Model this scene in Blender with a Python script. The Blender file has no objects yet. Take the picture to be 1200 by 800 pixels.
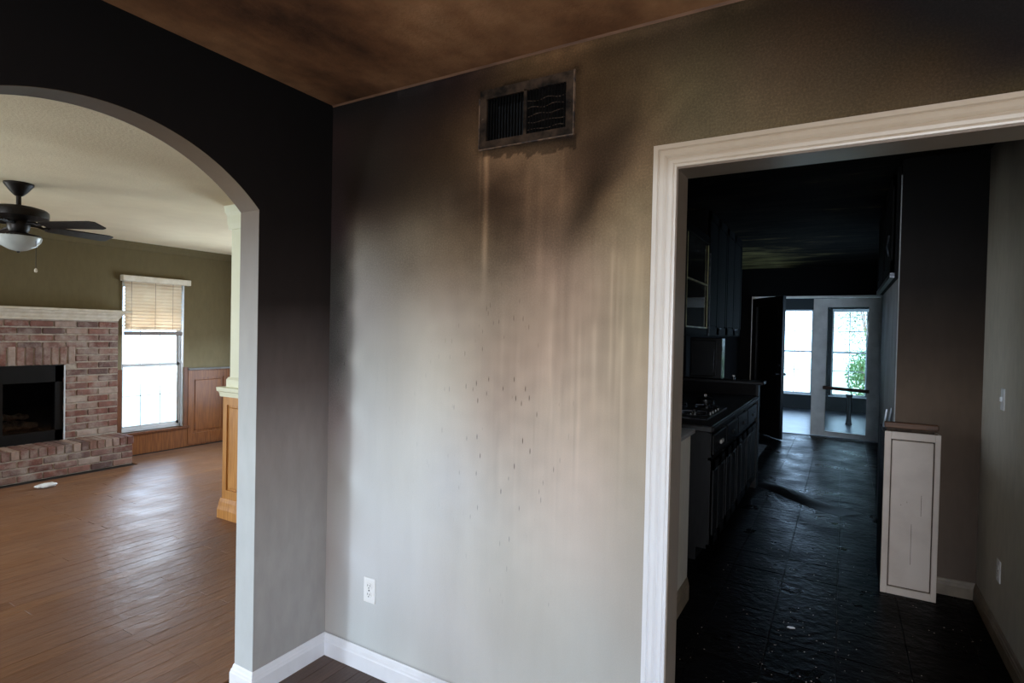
import bpy, bmesh, math, random
import numpy as np
from mathutils import Vector, Matrix, noise as mnoise
random.seed(7)
C = bpy.context.scene.collection
S = bpy.context.scene
PI = math.pi

# ------------------------------------------------------------------ camera, sky, lights, exposure
cam_d = bpy.data.cameras.new('camera'); cam = bpy.data.objects.new('camera', cam_d); C.objects.link(cam)
cam_d.sensor_width = 36.0; cam_d.lens = 36.0*661.0/1200.0; cam_d.clip_start = 0.02; cam_d.clip_end = 200
Fv = Vector((-0.5056404, 0.86259903, -0.01583314)); Rv = Vector((0.86234497, 0.50587956, 0.0211428)); Uv = Vector((-0.02624743, 0.00296297, 0.99965109))
M = Matrix((Rv, Uv, -Fv)).transposed().to_4x4(); M.translation = (0, 0, 1.55)
cam.matrix_world = M
S.camera = cam
S.view_settings.view_transform = 'Standard'; S.view_settings.look = 'None'
S.view_settings.exposure = 0.0; S.view_settings.gamma = 1.0
S.view_settings.use_curve_mapping = False
S.cycles.max_bounces = 10; S.cycles.diffuse_bounces = 5; S.cycles.transparent_max_bounces = 16

W = bpy.data.worlds.new('sky'); S.world = W; W.use_nodes = True
bg = W.node_tree.nodes['Background']; bg.inputs[0].default_value = (0.46, 0.70, 1.0, 1); bg.inputs[1].default_value = 8.0

def area(name, loc, target, sx, sy, power, col, spread=PI):
    d = bpy.data.lights.new(name, 'AREA'); d.shape = 'RECTANGLE'; d.size = sx; d.size_y = sy
    d.energy = power; d.color = col; d.spread = spread
    o = bpy.data.objects.new(name, d); C.objects.link(o); o.location = loc
    o.rotation_euler = (Vector(target)-Vector(loc)).to_track_quat('-Z', 'Z').to_euler()
    return o
# daylight standing in the windows and glazed entry behind the photographer, in the other living room windows, plus one added kitchen lamp
area('daylight_living_rear_window', (-3.95, -3.06, 1.35), (-3.6, 2.0, 1.35), 0.42, 1.5, 108, (0.80, 0.90, 1.0))
area('daylight_living_side_window', (-7.55, -1.0, 1.2), (-4.5, 0.6, 0.7), 1.5, 1.8, 130, (0.95, 0.98, 1.0))
area('daylight_living_end_window', (-5.6, 5.30, 1.2), (-5.6, 2.0, 0.7), 1.4, 1.8, 42, (0.95, 0.98, 1.0))
area('daylight_entry_door', (0.75, -3.06, 1.25), (0.2, 2.0, 1.1), 1.6, 1.9, 145, (0.98, 0.98, 1.0))
area('daylight_living_far_window', (-7.62, 3.70, 1.2), (0, 3.6, 0.9), 0.8, 1.8, 45, (0.93, 0.97, 1.0))
area('added_kitchen_side_fill', (0.80, 8.0, 1.45), (-0.4, 8.0, 0.6), 1.2, 1.1, 4.5, (0.50, 0.72, 1.0))  # unseen lamp added to brighten the far end of the kitchen

# ------------------------------------------------------------------ material helpers
def lin(r, g, b):
    f = lambda c: (c/255/12.92) if c/255 <= .04045 else ((c/255+.055)/1.055)**2.4
    return (f(r), f(g), f(b))
def newmat(name):
    m = bpy.data.materials.new(name); m.use_nodes = True
    return m, m.node_tree.nodes, m.node_tree.links, m.node_tree.nodes['Principled BSDF']
def c4(c): return (c[0], c[1], c[2], 1)
def ramp(N, stops):
    r = N.new('ShaderNodeValToRGB'); e = r.color_ramp.elements
    while len(e) < len(stops): e.new(0.5)
    for i, (p, c) in enumerate(stops):
        e[i].position = p; e[i].color = c4(c) if not isinstance(c, (int, float)) else (c, c, c, 1)
    return r
def noise_tex(N, Lk, scale, detail=4, stretch=None, coord='pos', rough=.55):
    n = N.new('ShaderNodeTexNoise'); n.inputs['Scale'].default_value = scale; n.inputs['Detail'].default_value = detail
    n.inputs['Roughness'].default_value = rough
    if coord == 'pos':
        src = N.new('ShaderNodeNewGeometry').outputs['Position']
    else:
        src = N.new('ShaderNodeTexCoord').outputs['Object']
    if stretch:
        mp = N.new('ShaderNodeMapping'); mp.inputs['Scale'].default_value = stretch
        Lk.new(src, mp.inputs['Vector']); src = mp.outputs['Vector']
    Lk.new(src, n.inputs['Vector'])
    return n.outputs['Fac']
def mixc(N, Lk, fac, a, b, mode='MIX'):
    x = N.new('ShaderNodeMix'); x.data_type = 'RGBA'; x.blend_type = mode
    for sock, v in ((x.inputs[0], fac), (x.inputs[6], a), (x.inputs[7], b)):
        if hasattr(v, 'is_linked'): Lk.new(v, sock)
        elif isinstance(v, (int, float)): sock.default_value = v
        else: sock.default_value = c4(v)
    return x.outputs[2]
def bump(N, Lk, h, b, strength=.3, dist=.01):
    n = N.new('ShaderNodeBump'); n.inputs['Strength'].default_value = strength; n.inputs['Distance'].default_value = dist
    Lk.new(h, n.inputs['Height']); Lk.new(n.outputs['Normal'], b.inputs['Normal'])
def simple(name, c1, c2=None, rough=.6, scale=6, stretch=None, bmp=0, metal=0, coord='pos', detail=5, bscale=None, spec=.5, lo=.35, hi=.65):
    m, N, Lk, b = newmat(name)
    c2 = c2 or tuple(x*.85 for x in c1)
    f = noise_tex(N, Lk, scale, detail, stretch, coord)
    r = ramp(N, [(lo, c1), (hi, c2)]); Lk.new(f, r.inputs[0]); Lk.new(r.outputs[0], b.inputs['Base Color'])
    b.inputs['Roughness'].default_value = rough; b.inputs['Metallic'].default_value = metal
    b.inputs['Specular IOR Level'].default_value = spec
    if bmp:
        f2 = noise_tex(N, Lk, bscale or scale*4, 3, stretch, coord); bump(N, Lk, f2, b, bmp, .004)
    return m
def by_height(name, stops, rough=.8, nscale=1.2, namp=.25, zscale=1/2.7, tint=None, bmp=.1, spec=.08, fine=.12):
    """a paint film sooted more and more with height: stops over z (0..2.7 m), the soot line ragged"""
    m, N, Lk, b = newmat(name)
    g = N.new('ShaderNodeNewGeometry'); s = N.new('ShaderNodeSeparateXYZ'); Lk.new(g.outputs['Position'], s.inputs[0])
    f = noise_tex(N, Lk, nscale, 5, (1, 1, .5))
    ma = N.new('ShaderNodeMath'); ma.operation = 'MULTIPLY_ADD'; Lk.new(f, ma.inputs[0]); ma.inputs[1].default_value = namp*2; ma.inputs[2].default_value = -namp
    ad = N.new('ShaderNodeMath'); ad.operation = 'ADD'; Lk.new(ma.outputs[0], ad.inputs[0]); Lk.new(s.outputs['Z'], ad.inputs[1])
    sc = N.new('ShaderNodeMath'); sc.operation = 'MULTIPLY'; Lk.new(ad.outputs[0], sc.inputs[0]); sc.inputs[1].default_value = zscale
    r = ramp(N, [(z*zscale, c) for z, c in stops]); Lk.new(sc.outputs[0], r.inputs[0])
    f2 = noise_tex(N, Lk, 22, 6, (1, 1, .35)); r2 = ramp(N, [(.3, 1-fine), (.7, 1+0.0)]); Lk.new(f2, r2.inputs[0])
    col = mixc(N, Lk, 1.0, r.outputs[0], r2.outputs[0], 'MULTIPLY')
    Lk.new(col, b.inputs['Base Color']); b.inputs['Roughness'].default_value = rough; b.inputs['Specular IOR Level'].default_value = spec
    if bmp: bump(N, Lk, noise_tex(N, Lk, 180, 2), b, bmp, .002)
    return m
def per_piece(name, stops, rough, grain=None, gscale=8, gamt=.35, bmp=.3, bscale=60, bstretch=None, spec=.5, rvar=0, bdist=.004):
    """each piece takes its own colour (object random), with grain over it"""
    m, N, Lk, b = newmat(name)
    oi = N.new('ShaderNodeObjectInfo'); r = ramp(N, stops); Lk.new(oi.outputs['Random'], r.inputs[0])
    f = noise_tex(N, Lk, gscale, 6, grain); r2 = ramp(N, [(.3, 1-gamt), (.7, 1.0)]); Lk.new(f, r2.inputs[0])
    col = mixc(N, Lk, 1.0, r.outputs[0], r2.outputs[0], 'MULTIPLY'); Lk.new(col, b.inputs['Base Color'])
    b.inputs['Roughness'].default_value = rough; b.inputs['Specular IOR Level'].default_value = spec
    if rvar:
        f3 = noise_tex(N, Lk, 3.0, 5); r3 = ramp(N, [(.35, rough-rvar), (.65, rough+rvar)]); Lk.new(f3, r3.inputs[0]); Lk.new(r3.outputs[0], b.inputs['Roughness'])
    bump(N, Lk, noise_tex(N, Lk, bscale, 4, bstretch), b, bmp, bdist)
    return m
def glass_mat(name, tint=(1, 1, 1), refl=1.0, soot=0.0):
    m, N, Lk, b = newmat(name); N.remove(b)
    t = N.new('ShaderNodeBsdfTransparent'); t.inputs[0].default_value = c4(tint)
    g = N.new('ShaderNodeBsdfGlossy'); g.inputs['Roughness'].default_value = .03
    fr = N.new('ShaderNodeFresnel'); fr.inputs[0].default_value = 1.45
    mx = N.new('ShaderNodeMixShader'); Lk.new(fr.outputs[0], mx.inputs[0]); Lk.new(t.outputs[0], mx.inputs[1]); Lk.new(g.outputs[0], mx.inputs[2])
    out = N['Material Output']
    if soot:
        d = N.new('ShaderNodeBsdfDiffuse'); d.inputs[0].default_value = (.30, .30, .29, 1)
        f = noise_tex(N, Lk, 9, 5); r = ramp(N, [(.35, soot*.5), (.7, soot)]); Lk.new(f, r.inputs[0])
        m2 = N.new('ShaderNodeMixShader'); Lk.new(r.outputs[0], m2.inputs[0]); Lk.new(mx.outputs[0], m2.inputs[1]); Lk.new(d.outputs[0], m2.inputs[2])
        Lk.new(m2.outputs[0], out.inputs[0])
    else:
        Lk.new(mx.outputs[0], out.inputs[0])
    return m

# ------------------------------------------------------------------ geometry helpers
def base_of(o):
    v = Vector((0, 0, 0))
    while o is not None:
        v = v + o.location; o = o.parent
    return v
class MB:
    def __init__(s): s.v = []; s.f = []; s.mi = []
    def add(s, vs, fs, mi=0):
        n = len(s.v); s.v += [tuple(v) for v in vs]; s.f += [tuple(i+n for i in f) for f in fs]; s.mi += [mi]*len(fs); return s
    def box(s, x0, x1, y0, y1, z0, z1, mi=0):
        x0, x1 = min(x0, x1), max(x0, x1); y0, y1 = min(y0, y1), max(y0, y1); z0, z1 = min(z0, z1), max(z0, z1)
        return s.add([(x0,y0,z0),(x1,y0,z0),(x1,y1,z0),(x0,y1,z0),(x0,y0,z1),(x1,y0,z1),(x1,y1,z1),(x0,y1,z1)],
                     [(0,3,2,1),(4,5,6,7),(0,1,5,4),(1,2,6,5),(2,3,7,6),(3,0,4,7)], mi)
    def bbox(s, x0, x1, y0, y1, z0, z1, c=.004, mi=0):
        """a box with chamfered edges (24 points)"""
        x0, x1 = min(x0, x1), max(x0, x1); y0, y1 = min(y0, y1), max(y0, y1); z0, z1 = min(z0, z1), max(z0, z1)
        bm = bmesh.new(); bmesh.ops.create_cube(bm, size=1)
        for v in bm.verts: v.co = Vector(((x0+x1)/2+v.co.x*(x1-x0), (y0+y1)/2+v.co.y*(y1-y0), (z0+z1)/2+v.co.z*(z1-z0)))
        c = min(c, (x1-x0)*.45, (y1-y0)*.45, (z1-z0)*.45)
        bmesh.ops.bevel(bm, geom=bm.edges[:], offset=c, segments=1, affect='EDGES')
        bm.verts.index_update()
        s.add([v.co for v in bm.verts], [[v.index for v in f.verts] for f in bm.faces], mi); bm.free(); return s
    def tube(s, pts, r, n=10, mi=0, cap=True):
        pts = [Vector(p) for p in pts]; rr = r if isinstance(r, (list, tuple)) else [r]*len(pts); rings = []
        for i, p in enumerate(pts):
            d = (pts[min(i+1, len(pts)-1)]-pts[max(i-1, 0)]).normalized()
            a = d.orthogonal() if i == 0 else (prev - d*prev.dot(d))
            a.normalize(); prev = a; b = d.cross(a)
            rings.append([p+(a*math.cos(2*PI*k/n)+b*math.sin(2*PI*k/n))*rr[i] for k in range(n)])
        vs = [v for q in rings for v in q]; fs = []
        for i in range(len(pts)-1):
            for k in range(n): fs.append((i*n+k, i*n+(k+1) % n, (i+1)*n+(k+1) % n, (i+1)*n+k))
        if cap: fs.append(tuple(range(n))[::-1]); fs.append(tuple((len(pts)-1)*n+k for k in range(n)))
        return s.add(vs, fs, mi)
    def lathe(s, c, prof, n=28, mi=0):
        """prof: list of (radius, z) from c"""
        vs = []; fs = []
        for r, z in prof:
            for k in range(n): vs.append((c[0]+r*math.cos(2*PI*k/n), c[1]+r*math.sin(2*PI*k/n), c[2]+z))
        for i in range(len(prof)-1):
            for k in range(n): fs.append((i*n+k, i*n+(k+1) % n, (i+1)*n+(k+1) % n, (i+1)*n+k))
        fs.append(tuple(range(n))[::-1]); fs.append(tuple((len(prof)-1)*n+k for k in range(n)))
        return s.add(vs, fs, mi)
    def sweep(s, path, prof, up=Vector((0, 0, 1)), close=False, mi=0):
        """path: 3D points in a plane whose normal is `up`; prof: (offset to the left of travel, along up); mitred"""
        P = [Vector(p) for p in path]; n = len(P); rings = []
        for i in range(n):
            d0 = (P[i]-P[i-1]).normalized() if (i > 0 or close) else None
            d1 = (P[(i+1) % n]-P[i]).normalized() if (i < n-1 or close) else None
            d0 = d0 or d1; d1 = d1 or d0
            n0 = up.cross(d0); n1 = up.cross(d1); m = (n0+n1).normalized(); k = 1/max(.2, m.dot(n0))
            rings.append([P[i]+m*(a*k)+up*b for a, b in prof])
        q = len(prof); vs = [v for r in rings for v in r]; fs = []
        for i in range(n if close else n-1):
            j = (i+1) % n
            for k in range(q): fs.append((i*q+k, i*q+(k+1) % q, j*q+(k+1) % q, j*q+k))
        if not close: fs.append(tuple(range(q))[::-1]); fs.append(tuple((n-1)*q+k for k in range(q)))
        return s.add(vs, fs, mi)
    def prism(s, poly, ax, a0, a1, mi=0):
        """poly in the two other axes (order x,y,z without ax), extruded along ax"""
        def pt(p, a):
            l = list(p); l.insert(ax, a); return tuple(l)
        n = len(poly); vs = [pt(p, a0) for p in poly]+[pt(p, a1) for p in poly]
        fs = [tuple(range(n))[::-1], tuple(range(n, 2*n))]+[(i, (i+1) % n, n+(i+1) % n, n+i) for i in range(n)]
        return s.add(vs, fs, mi)
    def build(s, name, mats, parent=None, smooth=False, local=False):
        me = bpy.data.meshes.new(name)
        off = Vector((0, 0, 0)) if (parent is None or local) else base_of(parent)
        me.from_pydata([(v[0]-off.x, v[1]-off.y, v[2]-off.z) for v in s.v], [], s.f)
        mats = mats if isinstance(mats, (list, tuple)) else [mats]
        for m in mats: me.materials.append(m)
        for p, mi in zip(me.polygons, s.mi): p.material_index = mi
        bm = bmesh.new(); bm.from_mesh(me); bmesh.ops.recalc_face_normals(bm, faces=bm.faces[:]); bm.to_mesh(me); bm.free()
        if smooth:
            me.shade_smooth() if hasattr(me, 'shade_smooth') else None
            try: me.set_sharp_from_angle(angle=math.radians(35))
            except Exception: pass
        o = bpy.data.objects.new(name, me); C.objects.link(o); o.parent = parent
        return o
def piece(name, mesh, parent, loc, rot=(0, 0, 0), scale=(1, 1, 1)):
    o = bpy.data.objects.new(name, mesh); C.objects.link(o); o.parent = parent
    o.location = Vector(loc)-base_of(parent); o.rotation_euler = rot; o.scale = scale
    return o
def thing(name, label, cat, loc, group=None):
    o = bpy.data.objects.new(name, None); C.objects.link(o); o.location = loc
    o.empty_display_size = .05; tag(o, label, cat, group); return o
def tag(o, label, cat, group=None, kind=None):
    o['label'] = label; o['category'] = cat
    if group: o['group'] = group
    if kind: o['kind'] = kind
    return o
def struct(mb, name, mats, label=None, cat=None, **k):
    o = mb.build(name, mats, **k); o['kind'] = 'structure'
    if label: o['label'] = label
    if cat: o['category'] = cat
    return o
def copy_tree(o, parent=None):
    c = o.copy(); C.objects.link(c); c.parent = parent
    for ch in list(o.children): copy_tree(ch, c)
    return c

# ------------------------------------------------------------------ materials
XA, TW, D, H = -2.103, .12, 1.873, 2.60
white_trim = by_height('white_trim_paint', [(0, lin(232, 234, 240)), (.9, lin(236, 236, 237)), (1.5, lin(230, 222, 212)), (2.05, lin(212, 198, 180)), (2.14, lin(180, 160, 136)), (2.25, lin(168, 148, 124))], rough=.35, namp=.15, spec=.5, bmp=0, fine=.04)
jamb_m = by_height('sooted_door_jamb_paint', [(0, lin(150, 138, 125)), (1.2, lin(132, 118, 104)), (2.2, lin(112, 95, 78))], rough=.38, namp=.2, spec=.5, bmp=0, fine=.1)
M_left = by_height('arch_wall_sooted_paint', [(0.0, lin(174, 172, 170)), (.6, lin(170, 166, 162)), (1.0, lin(152, 143, 138)), (1.3, lin(104, 93, 88)), (1.65, lin(44, 37, 34)), (2.0, lin(28, 23, 21)), (2.6, lin(15, 13, 12))], namp=.12, rough=.75)
M_reveal = by_height('arch_reveal_paint', [(0, lin(188, 193, 195)), (1.0, lin(186, 188, 186)), (1.5, lin(160, 155, 148)), (1.95, lin(112, 101, 91)), (2.1, lin(104, 88, 72)), (2.35, lin(82, 65, 50))], namp=.08, rough=.6, fine=.08)
M_ivory = simple('plain_painted_plaster', lin(214, 208, 196), lin(206, 200, 188), .8, 2)
M_black = by_height('kitchen_black_soot', [(0, lin(40, 37, 35)), (1.0, lin(26, 24, 24)), (2.0, lin(16, 15, 15)), (2.7, lin(12, 12, 12))], rough=.8, spec=.06, bmp=.2)
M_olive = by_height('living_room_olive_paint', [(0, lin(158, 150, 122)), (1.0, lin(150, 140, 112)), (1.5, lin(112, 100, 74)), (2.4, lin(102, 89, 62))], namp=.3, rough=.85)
M_lr_ceiling = simple('living_room_ceiling_texture', lin(222, 203, 168), lin(206, 185, 150), .9, 1.6, bmp=.5, bscale=70, lo=.3, hi=.7)
M_cream = simple('cream_column_paint', lin(228, 226, 198), lin(218, 215, 186), .45, 2)
M_oak = simple('honey_oak', lin(196, 140, 74), lin(168, 112, 54), .35, 7, (8, 8, .6), bmp=.1)
M_oak_d = simple('brown_oak_panel', lin(150, 92, 48), lin(118, 68, 34), .35, 6, (8, 8, .7), bmp=.1)

def ceiling_mat():
    m, N, Lk, b = newmat('foyer_ceiling_brown_soot')
    f = noise_tex(N, Lk, 1.6, 6, (1.2, .7, 1), rough=.6); f2 = noise_tex(N, Lk, 14, 6)
    r = ramp(N, [(.30, lin(66, 42, 27)), (.45, lin(122, 82, 52)), (.60, lin(158, 112, 75)), (.75, lin(184, 136, 95))]); Lk.new(f, r.inputs[0])
    r2 = ramp(N, [(.3, .72), (.7, 1.0)]); Lk.new(f2, r2.inputs[0])
    col = mixc(N, Lk, 1, r.outputs[0], r2.outputs[0], 'MULTIPLY'); Lk.new(col, b.inputs['Base Color'])
    b.inputs['Roughness'].default_value = .85; b.inputs['Specular IOR Level'].default_value = .2
    bump(N, Lk, noise_tex(N, Lk, 90, 4), b, .35, .004); return m
M_ceil = ceiling_mat()

def soot_wall_mat():
    """paint under a soot film; the colour comes from a map of soot stains and painted corner shade, with drips, specks and grain"""
    m, N, Lk, b = newmat('vent_wall_soot_and_shade_paint')
    at = N.new('ShaderNodeAttribute'); at.attribute_name = 'soot_and_shade'
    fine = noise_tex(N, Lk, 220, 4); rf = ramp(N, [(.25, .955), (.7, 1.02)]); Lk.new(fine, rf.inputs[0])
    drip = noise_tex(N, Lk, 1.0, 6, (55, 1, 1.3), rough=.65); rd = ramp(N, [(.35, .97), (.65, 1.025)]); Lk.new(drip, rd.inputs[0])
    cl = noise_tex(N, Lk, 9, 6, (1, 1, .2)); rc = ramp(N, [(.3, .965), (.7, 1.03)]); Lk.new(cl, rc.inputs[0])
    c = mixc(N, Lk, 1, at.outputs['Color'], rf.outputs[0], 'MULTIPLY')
    c = mixc(N, Lk, 1, c, rc.outputs[0], 'MULTIPLY')
    a2 = N.new('ShaderNodeAttribute'); a2.attribute_name = 'drip_zone'
    dm = mixc(N, Lk, a2.outputs['Fac'], (1, 1, 1), rd.outputs[0]); c = mixc(N, Lk, 1, c, dm, 'MULTIPLY')
    gn = noise_tex(N, Lk, 150, 4, rough=.7); rg_ = ramp(N, [(.3, .72), (.5, .98), (.72, 1.5)]); Lk.new(gn, rg_.inputs[0])
    a4 = N.new('ShaderNodeAttribute'); a4.attribute_name = 'grain_zone'
    gm = mixc(N, Lk, a4.outputs['Fac'], (1, 1, 1), rg_.outputs[0]); c = mixc(N, Lk, 1, c, gm, 'MULTIPLY')
    # dark tar specks running down in the middle of the wall
    vo = N.new('ShaderNodeTexVoronoi'); vo.inputs['Scale'].default_value = 1; mp = N.new('ShaderNodeMapping'); mp.inputs['Scale'].default_value = (120, 1, 17)
    g = N.new('ShaderNodeNewGeometry'); Lk.new(g.outputs['Position'], mp.inputs[0]); Lk.new(mp.outputs[0], vo.inputs['Vector'])
    rs = ramp(N, [(.13, 1.0), (.24, 0.0)]); Lk.new(vo.outputs['Distance'], rs.inputs[0])
    sep = N.new('ShaderNodeSeparateColor'); Lk.new(vo.outputs['Color'], sep.inputs[0])
    th = N.new('ShaderNodeMath'); th.operation = 'GREATER_THAN'; Lk.new(sep.outputs[0], th.inputs[0]); th.inputs[1].default_value = .87
    a3 = N.new('ShaderNodeAttribute'); a3.attribute_name = 'speck_zone'
    k1 = N.new('ShaderNodeMath'); k1.operation = 'MULTIPLY'; Lk.new(rs.outputs[0], k1.inputs[0]); Lk.new(th.outputs[0], k1.inputs[1])
    k2 = N.new('ShaderNodeMath'); k2.operation = 'MULTIPLY'; Lk.new(k1.outputs[0], k2.inputs[0]); Lk.new(a3.outputs['Fac'], k2.inputs[1])
    c = mixc(N, Lk, k2.outputs[0], c, lin(46, 38, 34))
    Lk.new(c, b.inputs['Base Color']); b.inputs['Roughness'].default_value = .8; b.inputs['Specular IOR Level'].default_value = .08
    bump(N, Lk, noise_tex(N, Lk, 130, 3), b, .05, .002)
    return m
M_back = soot_wall_mat()

M_lrplank = per_piece('living_oak_planks', [(0, lin(134, 94, 68)), (.35, lin(144, 102, 72)), (.7, lin(138, 100, 76)), (1, lin(152, 108, 74))], .40, (60, 2.0, 1), 3.0, .42, bmp=.5, bscale=14, bstretch=(2, 1, 1), rvar=.06, bdist=.006, spec=.2)
M_fplank = per_piece('foyer_dark_planks', [(0, lin(80, 60, 52)), (.5, lin(92, 70, 60)), (1, lin(104, 80, 68))], .5, (30, 2.2, 1), 3.0, .4, bmp=.2)
M_subfloor = simple('dark_floor_joint', lin(48, 34, 26), None, .8)
def brick_mat():
    m = per_piece('old_brick', [(0, lin(140, 88, 74)), (.18, lin(116, 72, 62)), (.35, lin(150, 104, 90)), (.5, lin(132, 98, 88)), (.62, lin(104, 76, 70)), (.78, lin(162, 120, 102)), (.9, lin(188, 168, 154)), (1, lin(146, 108, 94))], .85, None, 18, .4, bmp=.6, bscale=70)
    N, Lk = m.node_tree.nodes, m.node_tree.links; b = N['Principled BSDF']; src = b.inputs['Base Color'].links[0].from_socket
    f = noise_tex(N, Lk, 5.5, 6, rough=.7); r = ramp(N, [(.46, 0.0), (.66, .75)]); Lk.new(f, r.inputs[0])
    Lk.new(mixc(N, Lk, r.outputs[0], src, lin(172, 156, 144)), b.inputs['Base Color']); return m
M_brick = brick_mat()
M_mortar = simple('grey_mortar', lin(186, 172, 156), lin(158, 142, 128), .95, 20, bmp=.5)
M_mantel = simple('antiqued_mantel_paint', lin(216, 204, 184), lin(200, 186, 162), .6, 14, bmp=.05)
M_iron = simple('black_fireplace_metal', lin(22, 22, 23), lin(14, 14, 14), .4, 8, metal=.4)
M_firebox = simple('firebox_soot', lin(26, 24, 23), lin(14, 13, 12), .9, 9)
M_log = simple('ceramic_log', lin(188, 160, 132), lin(104, 84, 68), .9, 22, bmp=.6)
M_bronze = simple('aged_bronze', lin(46, 38, 32), lin(30, 25, 22), .42, 8, metal=.6)
M_blade = simple('dark_walnut_blade', lin(44, 37, 31), lin(30, 25, 21), .6, 6, (6, 6, 1), coord='obj', spec=.15)
def frosted():
    m, N, Lk, b = newmat('frosted_glass_bowl'); f = noise_tex(N, Lk, 6, 4)
    r = ramp(N, [(.3, lin(226, 228, 220)), (.7, lin(200, 204, 198))]); Lk.new(f, r.inputs[0]); Lk.new(r.outputs[0], b.inputs['Base Color'])
    b.inputs['Roughness'].default_value = .25; b.inputs['Transmission Weight'].default_value = .25; return m
M_frost = frosted()
M_glass = glass_mat('window_glass')
M_dglass = glass_mat('smoke_filmed_glass', (.86, .90, .88), soot=.10)
M_kglass = glass_mat('cabinet_door_glass', (.4, .4, .34), soot=.08)
M_fglass = glass_mat('firebox_glass', (.7, .7, .72))
M_vinyl = simple('white_window_vinyl', lin(222, 224, 226), lin(206, 208, 212), .4, 5)
M_winwood = simple('brown_window_casing', lin(126, 76, 44), lin(98, 56, 32), .4, 6, (8, 8, .8))
def blind_mat():
    m, N, Lk, b = newmat('blind_slat_vinyl'); N.remove(b)
    d = N.new('ShaderNodeBsdfDiffuse'); t = N.new('ShaderNodeBsdfTranslucent'); mx = N.new('ShaderNodeMixShader')
    f = noise_tex(N, Lk, 8, 3); r = ramp(N, [(.3, lin(240, 226, 206)), (.7, lin(230, 212, 188))]); Lk.new(f, r.inputs[0])
    Lk.new(r.outputs[0], d.inputs[0]); Lk.new(r.outputs[0], t.inputs[0]); mx.inputs[0].default_value = .45
    Lk.new(d.outputs[0], mx.inputs[1]); Lk.new(t.outputs[0], mx.inputs[2]); Lk.new(mx.outputs[0], N['Material Output'].inputs[0]); return m
M_blind = blind_mat()
M_brail = simple('taupe_blind_rail', lin(120, 108, 100), lin(104, 92, 84), .5, 6)
M_vent = simple('charred_vent_metal', lin(66, 51, 39), lin(20, 17, 14), .85, 18, bmp=.3, spec=.08)
M_ventrim = simple('scorched_vent_rim', lin(112, 86, 64), lin(40, 31, 25), .65, 30, lo=.4, hi=.6)
M_hole = simple('duct_black', lin(7, 7, 7), None, .9)
M_plate = simple('white_plastic_plate', lin(240, 240, 240), lin(232, 232, 230), .35, 5)
M_slot = simple('dark_slot', lin(60, 58, 56), None, .6)
M_ktile = per_piece('sooted_floor_tile', [(0, lin(11, 10, 10)), (.5, lin(14, 12, 12)), (1, lin(17, 15, 14))], .35, None, 7, .35, bmp=.8, bscale=20, rvar=.10, bdist=.008, spec=.028)
M_grout = simple('sooted_grout', lin(84, 82, 80), lin(30, 30, 30), .8, 14)
M_kcab2 = simple('burnt_wall_cabinet_wood', lin(14, 13, 13), lin(9, 8, 8), .7, 8, (6, 6, 1), bmp=.15, spec=.07)
M_kcab = simple('charred_cabinet_wood', lin(22, 20, 20), lin(13, 12, 12), .5, 8, (6, 6, 1), bmp=.15, spec=.2)
M_kcounter = simple('sooted_counter', lin(34, 31, 30), lin(18, 17, 17), .38, 14, bmp=.3)
M_kwhite = simple('pale_pull_metal', lin(190, 184, 176), lin(150, 145, 138), .4, 30)
M_steel = simple('scorched_steel', lin(96, 98, 104), lin(46, 47, 50), .3, 20, metal=.8, bmp=.2)
M_kblack = simple('black_appliance_shell', lin(18, 18, 19), lin(10, 10, 10), .25, 10)
M_brass = simple('tarnished_glazed_frame', lin(176, 166, 108), lin(84, 78, 50), .4, 10)
M_bfrench = simple('blackened_door_paint', lin(20, 19, 19), lin(12, 12, 12), .4, 6)
M_wfrench = simple('smoke_greyed_white_door', lin(236, 230, 222), lin(214, 207, 198), .5, 5)
M_pantry = by_height('pantry_wall_soot', [(0, lin(104, 90, 79)), (1.2, lin(98, 82, 69)), (1.55, lin(66, 55, 47)), (1.9, lin(38, 33, 30)), (2.3, lin(22, 20, 19)), (2.7, lin(16, 15, 14))], namp=.18, rough=.75)
M_kright = by_height('kitchen_right_wall_soot', [(0, lin(198, 190, 176)), (.9, lin(204, 196, 182)), (1.4, lin(214, 205, 190)), (1.9, lin(190, 180, 164)), (2.25, lin(132, 122, 108)), (2.6, lin(56, 50, 44)), (2.7, lin(40, 36, 32))], namp=.15, rough=.7)
M_kalcove = simple('grey_alcove_panel', lin(150, 150, 150), lin(118, 118, 118), .6, 4, (1, 1, .5))
M_wcab = simple('scuffed_cream_cabinet_paint', lin(198, 182, 168), lin(176, 160, 146), .55, 4, bmp=.1, lo=.4, hi=.75)
M_wcabedge = simple('worn_cabinet_groove', lin(92, 74, 58), lin(60, 48, 40), .8, 20)
M_woodslab = simple('bare_brown_wood', lin(112, 78, 54), lin(80, 54, 38), .6, 8, (1, 8, 8))
M_beigebase = simple('beige_baseboard_paint', lin(134, 118, 98), lin(108, 94, 78), .5, 8)
M_scrap = simple('pale_laminate_splinter', lin(186, 196, 208), lin(150, 160, 172), .3, 20)
M_bar = simple('rusty_brown_bar', lin(84, 58, 46), lin(54, 38, 30), .5, 12, metal=.3)
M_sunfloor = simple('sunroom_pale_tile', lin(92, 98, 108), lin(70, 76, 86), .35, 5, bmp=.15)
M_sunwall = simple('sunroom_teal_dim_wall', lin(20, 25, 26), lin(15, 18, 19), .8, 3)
M_grass = simple('haze_bright_lawn', lin(222, 226, 206), lin(200, 208, 182), .95, 3, bmp=.5)  # lawn colour lifted nearly white to stand for bright outdoor haze
M_leaf = per_piece('shrub_leaves', [(0, lin(84, 120, 56)), (.5, lin(110, 146, 74)), (1, lin(70, 104, 50))], .7, None, 12, .3)
M_yellow = by_height('kitchen_ceiling_soot', [(0, lin(20, 19, 18)), (2.7, lin(18, 17, 16))])

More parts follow.
